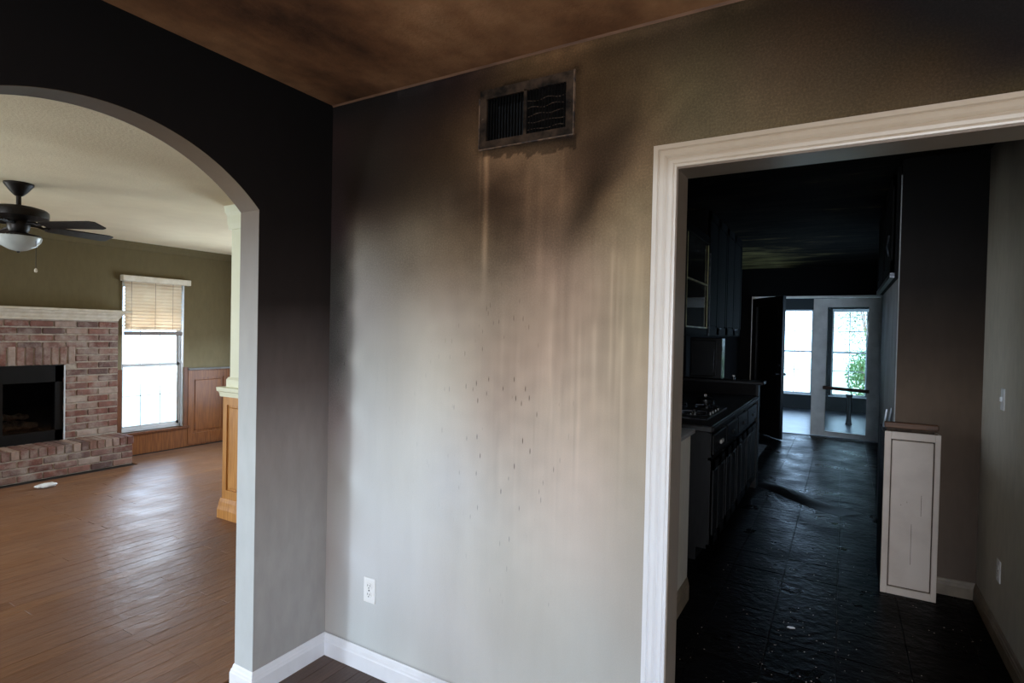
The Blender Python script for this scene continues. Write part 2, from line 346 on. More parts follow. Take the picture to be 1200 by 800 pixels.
def kceil_mat():
    m, N, Lk, b = newmat('kitchen_ceiling_scorched')
    g = N.new('ShaderNodeNewGeometry')
    f = noise_tex(N, Lk, 2.2, 7, (.6, 1.7, 1), rough=.65)
    # a strip near the far end where the film flaked off the yellowed paint
    s = N.new('ShaderNodeSeparateXYZ'); Lk.new(g.outputs['Position'], s.inputs[0])
    mr = N.new('ShaderNodeMapRange'); mr.inputs[1].default_value = 6.0; mr.inputs[2].default_value = 9.3; Lk.new(s.outputs['Y'], mr.inputs[0])
    mr.clamp = True
    mx = N.new('ShaderNodeMapRange'); mx.inputs[1].default_value = -.1; mx.inputs[2].default_value = -.95; Lk.new(s.outputs['X'], mx.inputs[0])
    p = N.new('ShaderNodeMath'); p.operation = 'MULTIPLY'; Lk.new(mr.outputs[0], p.inputs[0]); Lk.new(mx.outputs[0], p.inputs[1])
    a = N.new('ShaderNodeMath'); a.operation = 'MULTIPLY_ADD'; Lk.new(p.outputs[0], a.inputs[0]); a.inputs[1].default_value = .32; Lk.new(f, a.inputs[2])
    r = ramp(N, [(.45, lin(16, 16, 15)), (.62, lin(32, 29, 25)), (.82, lin(112, 102, 66)), (.95, lin(150, 140, 96))]); Lk.new(a.outputs[0], r.inputs[0])
    Lk.new(r.outputs[0], b.inputs['Base Color']); b.inputs['Roughness'].default_value = .9; b.inputs['Specular IOR Level'].default_value = .03
    bump(N, Lk, noise_tex(N, Lk, 9, 5, (.5, 2, 1)), b, .3, .02); return m
M_kceil = kceil_mat()

# ------------------------------------------------------------------ the shell: foyer
struct(MB().box(XA, 2.6, -3.0, 1.93, -.10, -.012), 'floor', M_subfloor, 'dark brown sooty wood floor of the foyer below the vent wall', 'floor')
floor_foyer = bpy.data.objects['floor']
pl = MB().bbox(-.041, .041, -.6, .6, -.012, 0, .0012).build('plank_shape', M_fplank); pm = pl.data; bpy.data.objects.remove(pl)
row = 0; x = XA+.043
while x < -.6:
    y = 1.9-.6-(row*.41 % 1.0)
    first = True
    top = 1.868
    ys = []
    yy = top
    seg = .5+(row*.37 % .7)
    while yy > -.4:
        y0 = max(yy-seg, -.5); ys.append((y0, yy)); yy = y0-.001; seg = 1.2
    for y0, y1 in ys:
        piece('plank', pm, floor_foyer, (x, (y0+y1)/2, random.uniform(-.0004, 0)), scale=(1, (y1-y0)/1.2, 1))
    x += .084; row += 1
struct(MB().box(XA, 2.72, -3.12, 1.95, H, H+.08), 'ceiling', M_ceil, 'brown smoke-mottled foyer ceiling above the vent', 'ceiling')
# thin brown bead where ceiling meets vent wall
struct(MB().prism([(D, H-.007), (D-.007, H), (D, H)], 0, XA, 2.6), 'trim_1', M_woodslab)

# wall with the arch
YJ0, YJ1, ZS, ZP = .37, 1.49, 2.036, 2.278
a = (YJ1-YJ0)/2; ym = (YJ0+YJ1)/2; rise = ZP-ZS; RR = (a*a+rise*rise)/(2*rise); zc = ZP-RR
th0 = math.asin(a/RR); NA = 36
arc = [(ym+RR*math.sin(-th0+2*th0*i/NA), zc+RR*math.cos(-th0+2*th0*i/NA)) for i in range(NA+1)]
wl = MB().box(XA-TW, XA, -3.0, YJ0, 0, H).box(XA-TW, XA, YJ1, D, 0, H)
for i in range(NA):
    (y0, z0), (y1, z1) = arc[i], arc[i+1]
    wl.prism([(y0, z0), (y1, z1), (y1, H), (y0, H)], 0, XA-TW, XA)
wall_left = struct(wl, 'wall_left', M_left, 'soot-blackened foyer wall with arched opening to the living room', 'wall')
rv = MB(); e = .0015
path = [(YJ0+e, 0)]+[(y, z) for y, z in arc]+[(YJ1-e, 0)]
prev = None
for (y0, z0), (y1, z1) in zip(path[:-1], path[1:]):
    nrm = Vector((z1-z0, -(y1-y0))).normalized()*.0012
    rv.add([(XA-TW-.001, y0+nrm.x*0, z0), (XA+.001, y0, z0), (XA+.001, y1, z1), (XA-TW-.001, y1, z1)], [(0, 1, 2, 3)])
rvo = rv.build('arch_reveal', M_reveal, wall_left); so = rvo.modifiers.new('thick', 'SOLIDIFY'); so.thickness = .0016; so.offset = 0

# vent wall, the front face a fine grid carrying soot stains and painted corner shade
XO0, XO1, ZO = -.482, .66, 2.10
SOOT_AND_SHADE = [  # soot colours; the left corner strip also has the arch pier's shade painted in
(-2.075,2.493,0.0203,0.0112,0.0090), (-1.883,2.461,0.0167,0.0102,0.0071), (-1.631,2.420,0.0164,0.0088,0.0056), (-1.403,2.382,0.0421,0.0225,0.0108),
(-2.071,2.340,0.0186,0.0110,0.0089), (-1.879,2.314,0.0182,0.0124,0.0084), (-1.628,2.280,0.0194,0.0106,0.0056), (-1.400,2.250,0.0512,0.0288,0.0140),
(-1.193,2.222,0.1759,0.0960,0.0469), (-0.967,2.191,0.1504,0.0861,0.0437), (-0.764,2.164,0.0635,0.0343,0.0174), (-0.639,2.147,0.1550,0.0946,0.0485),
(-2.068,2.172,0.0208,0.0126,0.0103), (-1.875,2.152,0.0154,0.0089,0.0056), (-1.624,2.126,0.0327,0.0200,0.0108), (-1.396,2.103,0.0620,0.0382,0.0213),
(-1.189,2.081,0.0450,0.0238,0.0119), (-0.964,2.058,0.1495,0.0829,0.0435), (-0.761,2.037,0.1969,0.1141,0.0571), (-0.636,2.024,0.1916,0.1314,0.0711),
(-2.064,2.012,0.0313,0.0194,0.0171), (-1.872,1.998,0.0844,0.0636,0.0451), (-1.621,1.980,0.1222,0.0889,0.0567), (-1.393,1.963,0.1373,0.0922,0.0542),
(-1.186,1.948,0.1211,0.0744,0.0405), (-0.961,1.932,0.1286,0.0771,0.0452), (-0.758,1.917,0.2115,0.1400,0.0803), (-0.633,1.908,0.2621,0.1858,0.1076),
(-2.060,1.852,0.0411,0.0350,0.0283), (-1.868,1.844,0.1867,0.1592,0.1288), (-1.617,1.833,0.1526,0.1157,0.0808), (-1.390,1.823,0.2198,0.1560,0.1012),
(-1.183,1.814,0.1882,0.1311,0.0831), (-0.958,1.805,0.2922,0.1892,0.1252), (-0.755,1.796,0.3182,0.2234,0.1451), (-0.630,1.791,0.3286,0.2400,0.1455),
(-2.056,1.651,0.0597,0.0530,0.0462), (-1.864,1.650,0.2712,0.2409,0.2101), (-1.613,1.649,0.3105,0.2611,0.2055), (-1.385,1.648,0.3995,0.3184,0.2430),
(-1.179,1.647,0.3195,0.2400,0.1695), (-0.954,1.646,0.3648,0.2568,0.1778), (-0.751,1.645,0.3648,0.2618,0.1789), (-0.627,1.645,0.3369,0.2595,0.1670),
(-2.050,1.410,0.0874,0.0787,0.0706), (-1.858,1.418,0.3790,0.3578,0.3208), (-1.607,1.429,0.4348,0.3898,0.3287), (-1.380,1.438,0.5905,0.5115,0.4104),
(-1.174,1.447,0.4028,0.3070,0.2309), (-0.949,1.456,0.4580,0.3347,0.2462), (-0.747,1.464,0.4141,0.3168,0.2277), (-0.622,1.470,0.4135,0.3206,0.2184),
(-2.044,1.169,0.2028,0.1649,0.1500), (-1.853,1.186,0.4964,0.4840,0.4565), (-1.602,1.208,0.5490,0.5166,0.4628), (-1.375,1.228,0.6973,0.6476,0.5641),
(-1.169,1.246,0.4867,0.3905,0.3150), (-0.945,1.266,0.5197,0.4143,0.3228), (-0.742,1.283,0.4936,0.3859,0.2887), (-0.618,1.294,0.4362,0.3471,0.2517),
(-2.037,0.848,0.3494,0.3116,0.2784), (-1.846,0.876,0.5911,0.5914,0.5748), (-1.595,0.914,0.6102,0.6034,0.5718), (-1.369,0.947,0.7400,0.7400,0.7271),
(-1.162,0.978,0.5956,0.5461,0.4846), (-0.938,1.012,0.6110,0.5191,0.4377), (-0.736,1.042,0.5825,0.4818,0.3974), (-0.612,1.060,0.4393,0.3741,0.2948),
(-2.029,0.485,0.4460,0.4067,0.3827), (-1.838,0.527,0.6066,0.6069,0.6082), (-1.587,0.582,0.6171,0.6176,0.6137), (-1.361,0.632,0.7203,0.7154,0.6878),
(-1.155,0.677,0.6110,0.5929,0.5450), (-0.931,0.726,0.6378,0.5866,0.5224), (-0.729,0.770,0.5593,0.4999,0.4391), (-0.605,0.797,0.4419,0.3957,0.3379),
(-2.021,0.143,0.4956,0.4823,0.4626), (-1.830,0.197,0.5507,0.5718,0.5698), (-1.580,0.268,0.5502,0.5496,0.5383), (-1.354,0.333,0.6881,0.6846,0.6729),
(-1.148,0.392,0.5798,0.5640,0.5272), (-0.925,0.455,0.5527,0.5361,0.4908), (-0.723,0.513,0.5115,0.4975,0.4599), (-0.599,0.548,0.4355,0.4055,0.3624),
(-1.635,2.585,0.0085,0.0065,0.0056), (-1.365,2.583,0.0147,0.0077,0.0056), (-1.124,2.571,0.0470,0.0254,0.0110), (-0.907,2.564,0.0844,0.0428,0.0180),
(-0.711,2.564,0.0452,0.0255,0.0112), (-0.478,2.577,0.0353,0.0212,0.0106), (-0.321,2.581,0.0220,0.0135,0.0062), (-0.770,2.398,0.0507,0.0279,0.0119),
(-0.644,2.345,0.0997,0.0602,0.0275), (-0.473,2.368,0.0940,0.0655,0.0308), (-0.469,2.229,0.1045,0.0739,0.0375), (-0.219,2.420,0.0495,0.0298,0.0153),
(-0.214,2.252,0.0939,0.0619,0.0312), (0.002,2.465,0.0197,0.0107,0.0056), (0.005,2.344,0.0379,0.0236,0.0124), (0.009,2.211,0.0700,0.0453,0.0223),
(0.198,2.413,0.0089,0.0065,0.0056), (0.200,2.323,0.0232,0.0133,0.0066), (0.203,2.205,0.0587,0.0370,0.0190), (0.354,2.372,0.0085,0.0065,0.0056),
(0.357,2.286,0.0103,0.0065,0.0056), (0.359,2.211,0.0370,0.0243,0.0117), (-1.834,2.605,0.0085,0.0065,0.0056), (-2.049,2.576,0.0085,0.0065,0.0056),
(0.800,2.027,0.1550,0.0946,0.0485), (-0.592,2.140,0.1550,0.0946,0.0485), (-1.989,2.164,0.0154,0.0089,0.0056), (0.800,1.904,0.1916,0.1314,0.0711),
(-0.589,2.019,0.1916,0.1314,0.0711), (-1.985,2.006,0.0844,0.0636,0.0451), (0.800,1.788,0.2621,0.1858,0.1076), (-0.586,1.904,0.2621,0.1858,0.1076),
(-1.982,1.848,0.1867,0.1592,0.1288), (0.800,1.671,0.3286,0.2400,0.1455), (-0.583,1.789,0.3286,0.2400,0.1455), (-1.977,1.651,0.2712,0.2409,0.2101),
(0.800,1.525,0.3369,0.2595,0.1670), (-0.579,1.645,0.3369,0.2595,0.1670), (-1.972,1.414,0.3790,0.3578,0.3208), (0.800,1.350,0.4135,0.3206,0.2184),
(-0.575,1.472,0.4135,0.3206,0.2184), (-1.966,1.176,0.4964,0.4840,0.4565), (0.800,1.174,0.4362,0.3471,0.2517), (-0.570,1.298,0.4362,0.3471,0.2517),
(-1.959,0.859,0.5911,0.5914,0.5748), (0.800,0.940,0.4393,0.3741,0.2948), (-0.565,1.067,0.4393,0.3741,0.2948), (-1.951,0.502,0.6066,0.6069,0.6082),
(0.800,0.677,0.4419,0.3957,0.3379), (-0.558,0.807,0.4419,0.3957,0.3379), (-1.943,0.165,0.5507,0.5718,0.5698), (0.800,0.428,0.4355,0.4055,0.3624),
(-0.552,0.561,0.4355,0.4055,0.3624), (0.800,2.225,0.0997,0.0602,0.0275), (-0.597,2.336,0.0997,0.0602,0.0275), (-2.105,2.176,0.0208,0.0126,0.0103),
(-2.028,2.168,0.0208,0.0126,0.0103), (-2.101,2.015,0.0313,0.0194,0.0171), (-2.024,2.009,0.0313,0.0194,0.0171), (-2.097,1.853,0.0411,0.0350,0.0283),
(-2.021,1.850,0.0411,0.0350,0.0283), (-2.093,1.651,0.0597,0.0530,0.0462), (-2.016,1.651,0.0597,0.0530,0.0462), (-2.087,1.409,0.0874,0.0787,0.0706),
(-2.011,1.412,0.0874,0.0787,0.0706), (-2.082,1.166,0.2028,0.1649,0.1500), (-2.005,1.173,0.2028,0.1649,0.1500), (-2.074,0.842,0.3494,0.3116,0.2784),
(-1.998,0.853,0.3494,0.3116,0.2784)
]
def tps(P, V, lam=1e-3):
    n = len(P); d = np.linalg.norm(P[:, None]-P[None], axis=2); K = np.where(d > 0, d*d*np.log(d+1e-12), 0)+lam*np.eye(n)
    A = np.zeros((n+3, n+3)); A[:n, :n] = K; A[:n, n] = 1; A[:n, n+1:] = P; A[n, :n] = 1; A[n+1:, :n] = P.T
    B = np.zeros((n+3, V.shape[1])); B[:n] = V
    return np.linalg.solve(A, B)
def tps_eval(P, w, Q):
    d = np.linalg.norm(Q[:, None]-P[None], axis=2); K = np.where(d > 0, d*d*np.log(d+1e-12), 0)
    return K@w[:len(P)]+w[len(P)]+Q@w[len(P)+1:]
def vent_wall():
    st = .0072
    xs = sorted(set([round(XA+i*st, 4) for i in range(int((1.1-XA)/st)+1)]+[XO0, XO1, 1.1, 1.6, 2.1, 2.6]))
    zs = sorted(set([round(i*st, 4) for i in range(int(H/st)+1)]+[ZO, H]))
    idx = {}; vs = []; fs = []
    def vid(i, j):
        if (i, j) not in idx: idx[(i, j)] = len(vs); vs.append((xs[i], D, zs[j]))
        return idx[(i, j)]
    for i in range(len(xs)-1):
        for j in range(len(zs)-1):
            xm, zm = (xs[i]+xs[i+1])/2, (zs[j]+zs[j+1])/2
            if XO0 < xm < XO1 and zm < ZO: continue
            if -1.24 < xm < -.87 and 2.29 < zm < 2.475: continue     # the duct opening behind the register
            fs.append((vid(i, j), vid(i+1, j), vid(i+1, j+1), vid(i, j+1)))
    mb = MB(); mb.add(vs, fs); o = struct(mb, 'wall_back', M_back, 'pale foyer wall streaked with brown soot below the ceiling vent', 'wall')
    me = o.data; nv = len(me.vertices); co = np.empty(nv*3); me.vertices.foreach_get('co', co); co = co.reshape(-1, 3)
    Q = co[:, [0, 2]]
    T = np.array(SOOT_AND_SHADE, float); P = T[:, :2]; w = tps(P, np.log(np.clip(T[:, 2:], .002, .8)), 2e-3)
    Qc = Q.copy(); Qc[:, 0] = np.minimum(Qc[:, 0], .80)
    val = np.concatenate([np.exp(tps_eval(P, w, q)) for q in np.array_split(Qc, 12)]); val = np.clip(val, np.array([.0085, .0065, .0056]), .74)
    X, Z = Q[:, 0], Q[:, 1]
    def ns(sx, sz, ph): return np.array([mnoise.noise(Vector((x*sx+ph, z*sz, ph*1.7))) for x, z in zip(X, Z)])
    n1 = ns(6, 6, 3.1); n2 = ns(16, 16, 9.3); n3 = ns(60, 3, 5.5)
    def G(x0, z0, sx, sz, rot=0.0):
        dx, dz = X-x0, Z-z0; c, s = math.cos(rot), math.sin(rot); u = (dx*c+dz*s)/sx; v = (-dx*s+dz*c)/sz
        return np.exp(-.5*(u*u+v*v))
    mul = np.ones(nv)
    # a black tongue of smoke rising obliquely right of the vent, and the smudge under the streak
    mul *= 1-.45*G(-.80, 2.03, .05, .18, -.42)*np.clip(1+1.1*n1+.5*n2, 0, 1.6)
    mul *= 1-.30*G(-.70, 2.22, .06, .16, -.35)*np.clip(1+1.1*n1, 0, 1.6)
    mul *= 1-.30*G(-1.13, 1.93, .07, .11)
    # black bloom round the vent's edges
    dxv = np.maximum(np.maximum(-1.262-X, X+.858), 0); dzv = np.maximum(np.maximum(2.268-Z, Z-2.502), 0); dv = np.hypot(dxv, dzv)
    mul *= 1-.72*np.exp(-(dv/(.014+.012*(n2+.5)))**2)*(Z > 2.2)*(.6+.4*(n1 > -.1))
    # charred lip below the vent
    lip = (Z < 2.268)*(Z > 2.18)*(np.abs(X+1.05) < .20)*((2.262-Z) < (.028+.05*np.abs(n2)+.02*n1))
    mul *= 1-.55*lip
    # washed drips
    for x0, ztop, zbot, wd, amt in ((-1.232, 2.262, 1.83, .008, 1.5), (-1.262, 2.25, 2.02, .004, .5), (-1.04, 2.2, 1.9, .010, .22), (-.985, 2.2, 1.75, .007, .18), (-.90, 2.22, 2.0, .006, .25),
                                    (-.935, 1.78, 1.25, .012, .12), (-.70, 1.85, 1.35, .004, .22), (-.675, 1.83, 1.42, .003, .20), (-.655, 1.8, 1.3, .004, .16), (-.76, 1.6, 1.3, .005, .14)):
        env = 1/(1+np.exp(-(ztop-Z)/.01))/(1+np.exp(-(Z-zbot)/.05))
        mul *= 1+amt*np.exp(-.5*((X-x0-.004*n1)/wd)**2)*env
    rd = random.Random(21)
    for k in range(80):
        if k < 46: x0 = rd.uniform(-.93, -.57); zt_ = rd.uniform(1.45, 1.95); L = rd.uniform(.12, .55); amt = rd.choice((1, 1, 1, -1))*rd.uniform(.04, .15)
        elif k < 66: x0 = rd.gauss(-1.05, .10); zt_ = rd.uniform(1.1, 1.7); L = rd.uniform(.1, .5); amt = rd.choice((1, -1))*rd.uniform(.04, .12)
        else: x0 = rd.uniform(-1.9, -1.1); zt_ = rd.uniform(.9, 1.6); L = rd.uniform(.1, .4); amt = rd.choice((1, -1))*rd.uniform(.015, .04)
        wd = rd.uniform(.003, .0065); sel = np.abs(X-x0) < .035
        if not sel.any(): continue
        xs_l = X[sel]-x0-.010*np.array([mnoise.noise(Vector((k*3.3, z*5, 0))) for z in Z[sel]])
        env = 1/(1+np.exp(-(zt_-Z[sel])/.02))/(1+np.exp(-(Z[sel]-zt_+L)/.05))
        mul[sel] *= 1+amt*np.exp(-.5*(xs_l/wd)**2)*env*(.7+.6*n1[sel])
    # blotches where water beaded and dried in the brown zone
    mul *= 1+.10*n2*np.clip(G(-.95, 1.75, .35, .5)+.5*G(-1.05, 1.1, .25, .4), 0, 1)+(.08*n1+.20*n2)*G(-.95, 2.25, .55, .28)
    # paler line just under the ceiling
    mul *= 1+.55*np.exp(-((H-.02-Z)/.022)**2)*(X > -1.7)*(1+n2)
    # darker hairline above the baseboard and by the casing
    mul *= 1-.35*np.exp(-((Z-.101)/.006)**2)
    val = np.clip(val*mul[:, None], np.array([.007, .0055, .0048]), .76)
    ca = me.color_attributes.new('soot_and_shade', 'FLOAT_COLOR', 'POINT')
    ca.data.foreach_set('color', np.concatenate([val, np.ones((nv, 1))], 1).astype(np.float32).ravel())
    gr_ = np.clip(1-val.mean(1)/.30, 0, 1); fa = me.attributes.new('grain_zone', 'FLOAT', 'POINT'); fa.data.foreach_set('value', gr_.astype(np.float32))
    dz_ = np.clip(G(-.85, 1.75, .28, .42)+.35*G(-1.0, 1.0, .4, .5), 0, 1)
    fa = me.attributes.new('drip_zone', 'FLOAT', 'POINT'); fa.data.foreach_set('value', dz_.astype(np.float32))
    sz_ = np.clip(G(-1.12, 1.18, .13, .32)*1.2+.25*G(-1.35, 1.25, .25, .25)+.3*(n1 > .35)*G(-1.0, .7, .3, .4)+.8*G(-2.02, 1.3, .05, .15), 0, .9)
    fa = me.attributes.new('speck_zone', 'FLOAT', 'POINT'); fa.data.foreach_set('value', sz_.astype(np.float32))
    body = MB().box(XA-TW, -1.252, D+.004, D+.12, 0, H).box(-.861, XO0, D+.004, D+.12, 0, H).box(-1.252, -.861, D+.004, D+.12, 0, 2.283).box(-1.252, -.861, D+.004, D+.12, 2.482, H).box(XO1, 2.6, D+.004, D+.12, 0, H).box(XO0, XO1, D+.004, D+.12, ZO, H)
    body.build('wall_core', M_kright, o)
    return o
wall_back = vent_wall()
struct(MB().box(2.6, 2.72, -3.12, 2.0, 0, H), 'wall_right', M_ivory, 'plain foyer wall right of the photographer', 'wall')
# foyer front wall with a glazed entry, and the living room's rear window: both behind the photographer
struct(MB().box(XA-TW, -.05, -3.12, -3.0, 0, H).box(1.55, 2.6, -3.12, -3.0, 0, H).box(-.05, 1.55, -3.12, -3.0, 2.2, H).box(-.05, 1.55, -3.12, -3.0, 0, .3), 'wall_front', M_ivory, 'foyer wall with a glazed opening behind the photographer', 'wall')

# baseboards
BP = [(0, 0), (.016, 0), (.016, .064), (.0135, .070), (.012, .078), (.0085, .083), (.006, .0945), (.003, .1005), (0, .1005)]
struct(MB().sweep([(XA, D, 0), (XA, YJ1, 0), (XA-TW, YJ1, 0), (XA-TW, 2.6, 0)][::-1], [(-p, q) for p, q in BP]), 'baseboard_left', white_trim, 'white moulded baseboard wrapping the arch pier', 'baseboard')
struct(MB().sweep([(XA, YJ0, 0), (XA, -3.0, 0)], [(-p, q) for p, q in BP]), 'baseboard_left', white_trim, 'white moulded baseboard left of the arch', 'baseboard')
struct(MB().sweep([(XA, D, 0), (-.56, D, 0)], [(-p, q) for p, q in BP]), 'baseboard_back', white_trim, 'white moulded baseboard along the vent wall', 'baseboard')

# door casing: fluted profile mitred round the opening, and the jamb
CP = [(0, 0), (0, .021), (.014, .021), (.017, .015), (.022, .018), (.034, .0185), (.040, .014), (.0425, .010), (.052, .0145), (.062, .0135), (.0655, .0085), (.0685, .011), (.074, .010), (.075, 0)]
xo, zo_, xr = -.557, 2.177, .735
cs = MB().sweep([(xo, D, 0), (xo, D, zo_), (xr, D, zo_), (xr, D, 0)], [(-p, q) for p, q in CP], up=Vector((0, -1, 0)))
struct(cs, 'trim_2', white_trim, 'white fluted casing round the kitchen doorway', 'trim')
struct(MB().box(XO0-.004, XO0+.004, D-.006, D+.125, 0, ZO+.004).box(XO1-.004, XO1+.004, D-.006, D+.125, 0, ZO).box(XO0+.004, XO1-.004, D-.006, D+.125, ZO-.004, ZO+.004), 'trim_3', jamb_m, 'brown-stained jamb lining of the kitchen doorway', 'trim')

# ------------------------------------------------------------------ the shell: living room
XF, LC, YN = -7.25, 2.52, 5.1
struct(MB().box(XF-.12, XA-TW, -3.12, YN+.1, -.10, -.012).box(XA-TW, -1.555, D+.125, YN+.1, -.10, -.012).box(XA-TW, XA, YJ0, YJ1, -.1, -.012), 'floor.001', M_subfloor, 'brown oak strip floor of the living room', 'floor')
lf = bpy.data.objects['floor.001']
pl = MB().bbox(-.0455, .0455, -.75, .75, -.012, 0, .0009).build('plank_shape', M_lrplank); pm = pl.data; bpy.data.objects.remove(pl)
x = XA-.046; row = 0; nplank = 0
rest = MB()
while x > -7.20:
    ylo = max(-3.0, min(.31*abs(x)-.45, 9)) if x < XA-TW-.05 else YJ0+.005
    yhi = min(YN, .82*abs(x)+.35) if x < XA-TW-.05 else YJ1-.02
    if x < -6.74: ylo = max(ylo, 3.30)
    yy = yhi; seg = .6+(row*.53 % .9)
    while yy > ylo+.02:
        y0 = max(ylo, yy-seg)
        if y0-ylo < .25: y0 = ylo
        L = yy-y0-.0012
        if nplank < 298:
            piece('plank', pm, lf, (x, (y0+yy)/2, random.uniform(-.0006, 0)), rot=(0, random.uniform(-.004, .004), 0), scale=(1, L/1.5, 1)); nplank += 1
        else: rest.box(x-.0455, x+.0455, y0, y0+L, -.012, -.0003)
        yy = y0; seg = 1.5
    x -= .0922; row += 1
if rest.v:
    o = rest.build('far_planks', M_lrplank, lf); o['kind'] = 'stuff'
for (xa, xb, ya, yb) in ((-7.2, XA-TW, -3.0, .2),):
    pass
struct(MB().box(XF-.12, XA-TW, -3.12, YN+.12, LC, LC+.08).box(XA-TW, -1.6, D+.125, YN+.12, LC, LC+.08), 'ceiling.001', M_lr_ceiling, 'cream textured living room ceiling above the fan', 'ceiling')
WY0, WY1, WZ0, WZ1 = 3.37, 4.09, .27, 2.06
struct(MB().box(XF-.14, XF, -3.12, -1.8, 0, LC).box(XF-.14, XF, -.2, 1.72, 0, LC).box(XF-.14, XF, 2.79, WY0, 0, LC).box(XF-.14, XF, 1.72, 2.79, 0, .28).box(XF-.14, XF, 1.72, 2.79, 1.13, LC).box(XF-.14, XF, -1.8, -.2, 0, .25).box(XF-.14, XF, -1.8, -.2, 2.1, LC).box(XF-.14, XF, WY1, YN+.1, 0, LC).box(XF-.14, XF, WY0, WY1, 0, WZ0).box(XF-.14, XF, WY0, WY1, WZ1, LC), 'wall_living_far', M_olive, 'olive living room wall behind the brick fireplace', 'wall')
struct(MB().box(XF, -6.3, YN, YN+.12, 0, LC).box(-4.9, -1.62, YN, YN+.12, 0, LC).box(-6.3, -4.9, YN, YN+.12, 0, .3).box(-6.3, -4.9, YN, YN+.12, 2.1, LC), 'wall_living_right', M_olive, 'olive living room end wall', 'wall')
struct(MB().box(XF, -4.26, -3.12, -3.0, 0, LC).box(-3.64, XA-TW, -3.12, -3.0, 0, LC).box(-4.26, -3.64, -3.12, -3.0, 0, .6).box(-4.26, -3.64, -3.12, -3.0, 2.1, LC), 'wall_living_rear', M_olive, 'living room wall with a window behind the photographer', 'wall')
struct(MB().sweep([(XF, -3.0, LC), (XF, YN, LC)], [(0, 0), (0, -.085), (-.012, -.082), (-.03, -.05), (-.055, -.02), (-.06, 0)]), 'trim_4', M_olive, 'crown moulding along the far living room wall', 'trim')

# window of the living room
w1 = thing('window_1', 'tall white vinyl window beside the brick fireplace', 'window', (XF-.07, (WY0+WY1)/2, WZ0)); w1['kind'] = 'structure'
xw0, xw1 = XF-.10, XF-.05
fr = MB().box(xw0, xw1, WY0, WY0+.020, WZ0, WZ1).box(xw0, xw1, WY1-.020, WY1, WZ0, WZ1).box(xw0, xw1, WY0, WY1, WZ0, WZ0+.035).box(xw0, xw1, WY0, WY1, WZ1-.035, WZ1)
fr.build('window_frame', M_vinyl, w1)
ZR = 1.06
for (za, zb, xx) in ((WZ0+.035, ZR+.02, 0.0), (ZR-.02, WZ1-.035, -.022)):
    ya, yb = WY0+.020, WY1-.020
    sa = MB().box(xw0+.012+xx+.012, xw0+.036+xx, ya, ya+.028, za, zb).box(xw0+.024+xx, xw0+.036+xx, yb-.028, yb, za, zb).box(xw0+.024+xx, xw0+.036+xx, ya, yb, za, za+.032).box(xw0+.024+xx, xw0+.036+xx, ya, yb, zb-.032, zb).build('sash', M_vinyl, w1)
    mu = MB()
    for k in (1, 2): mu.box(xw0+.027+xx, xw0+.031+xx, ya+(yb-ya)*k/3-.005, ya+(yb-ya)*k/3+.005, za+.03, zb-.03)
    mu.box(xw0+.027+xx, xw0+.031+xx, ya+.02, yb-.02, (za+zb)/2-.005, (za+zb)/2+.005); mu.build('muntin', M_vinyl, sa)
    MB().box(xw0+.029+xx-.0015, xw0+.029+xx+.0015, ya+.02, yb-.02, za+.02, zb-.02).build('pane', M_glass, sa)
MB().bbox(XF-.05, XF+.055, WY0-.07, WY1+.06, WZ0-.028, WZ0, .005).build('window_sill', M_winwood, w1)
MB().box(XF, XF+.018, WY0-.085, WY0, WZ0, 1.02).box(XF, XF+.018, WY1, WY1+.05, WZ0, 1.02).build('window_casing', M_winwood, w1)
MB().box(XF-.045, XF-.002, WY0, WY0+.012, WZ0, WZ1).box(XF-.045, XF-.002, WY1-.012, WY1, WZ0, WZ1).build('window_reveal', M_vinyl, w1)
# far end of the pane is blocked by nothing: outside lies lawn and sky

# blind
bl = thing('window_blind', 'beige slatted blind pulled half down in the fireplace-side window', 'blind', (XF+.03, (WY0+WY1)/2, 2.12))
MB().bbox(XF+.001, XF+.075, WY0-.025, WY1+.045, 2.055, 2.125, .006).build('headrail', M_mantel, bl)
slat_y0, slat_y1 = WY0+.012, WY1-.055
sm_ = None; zt = 2.045
for k in range(15):
    z = zt-.0385*k
    if sm_ is None:
        sl = MB(); n = 4
        for i in range(n):
            u0, u1 = -.025+.05*i/n, -.025+.05*(i+1)/n
            h0, h1 = .004*(1-(u0/.025)**2), .004*(1-(u1/.025)**2)
            sl.prism([(u0, h0), (u1, h1), (u1, h1+.002), (u0, h0+.002)], 1, -(slat_y1-slat_y0)/2, (slat_y1-slat_y0)/2)
        so_ = sl.build('slat', M_blind, bl, local=True); sm_ = so_.data
        so_.location = Vector((XF+.036, (slat_y0+slat_y1)/2, z))-base_of(bl); so_.rotation_euler = (0, -.86, 0)
    else: piece('slat', sm_, bl, (XF+.036, (slat_y0+slat_y1)/2, z), rot=(0, -.86, 0))
MB().bbox(XF+.012, XF+.062, slat_y0, slat_y1+.005, 1.425, 1.47, .006).build('bottom_rail', M_brail, bl)
for yy in (slat_y0+.06, (slat_y0+slat_y1)/2, slat_y1-.12):
    MB().tube([(XF+.064, yy, 2.06), (XF+.064, yy, 1.46)], .0018, 5).build('ladder_cord', M_winwood, bl)

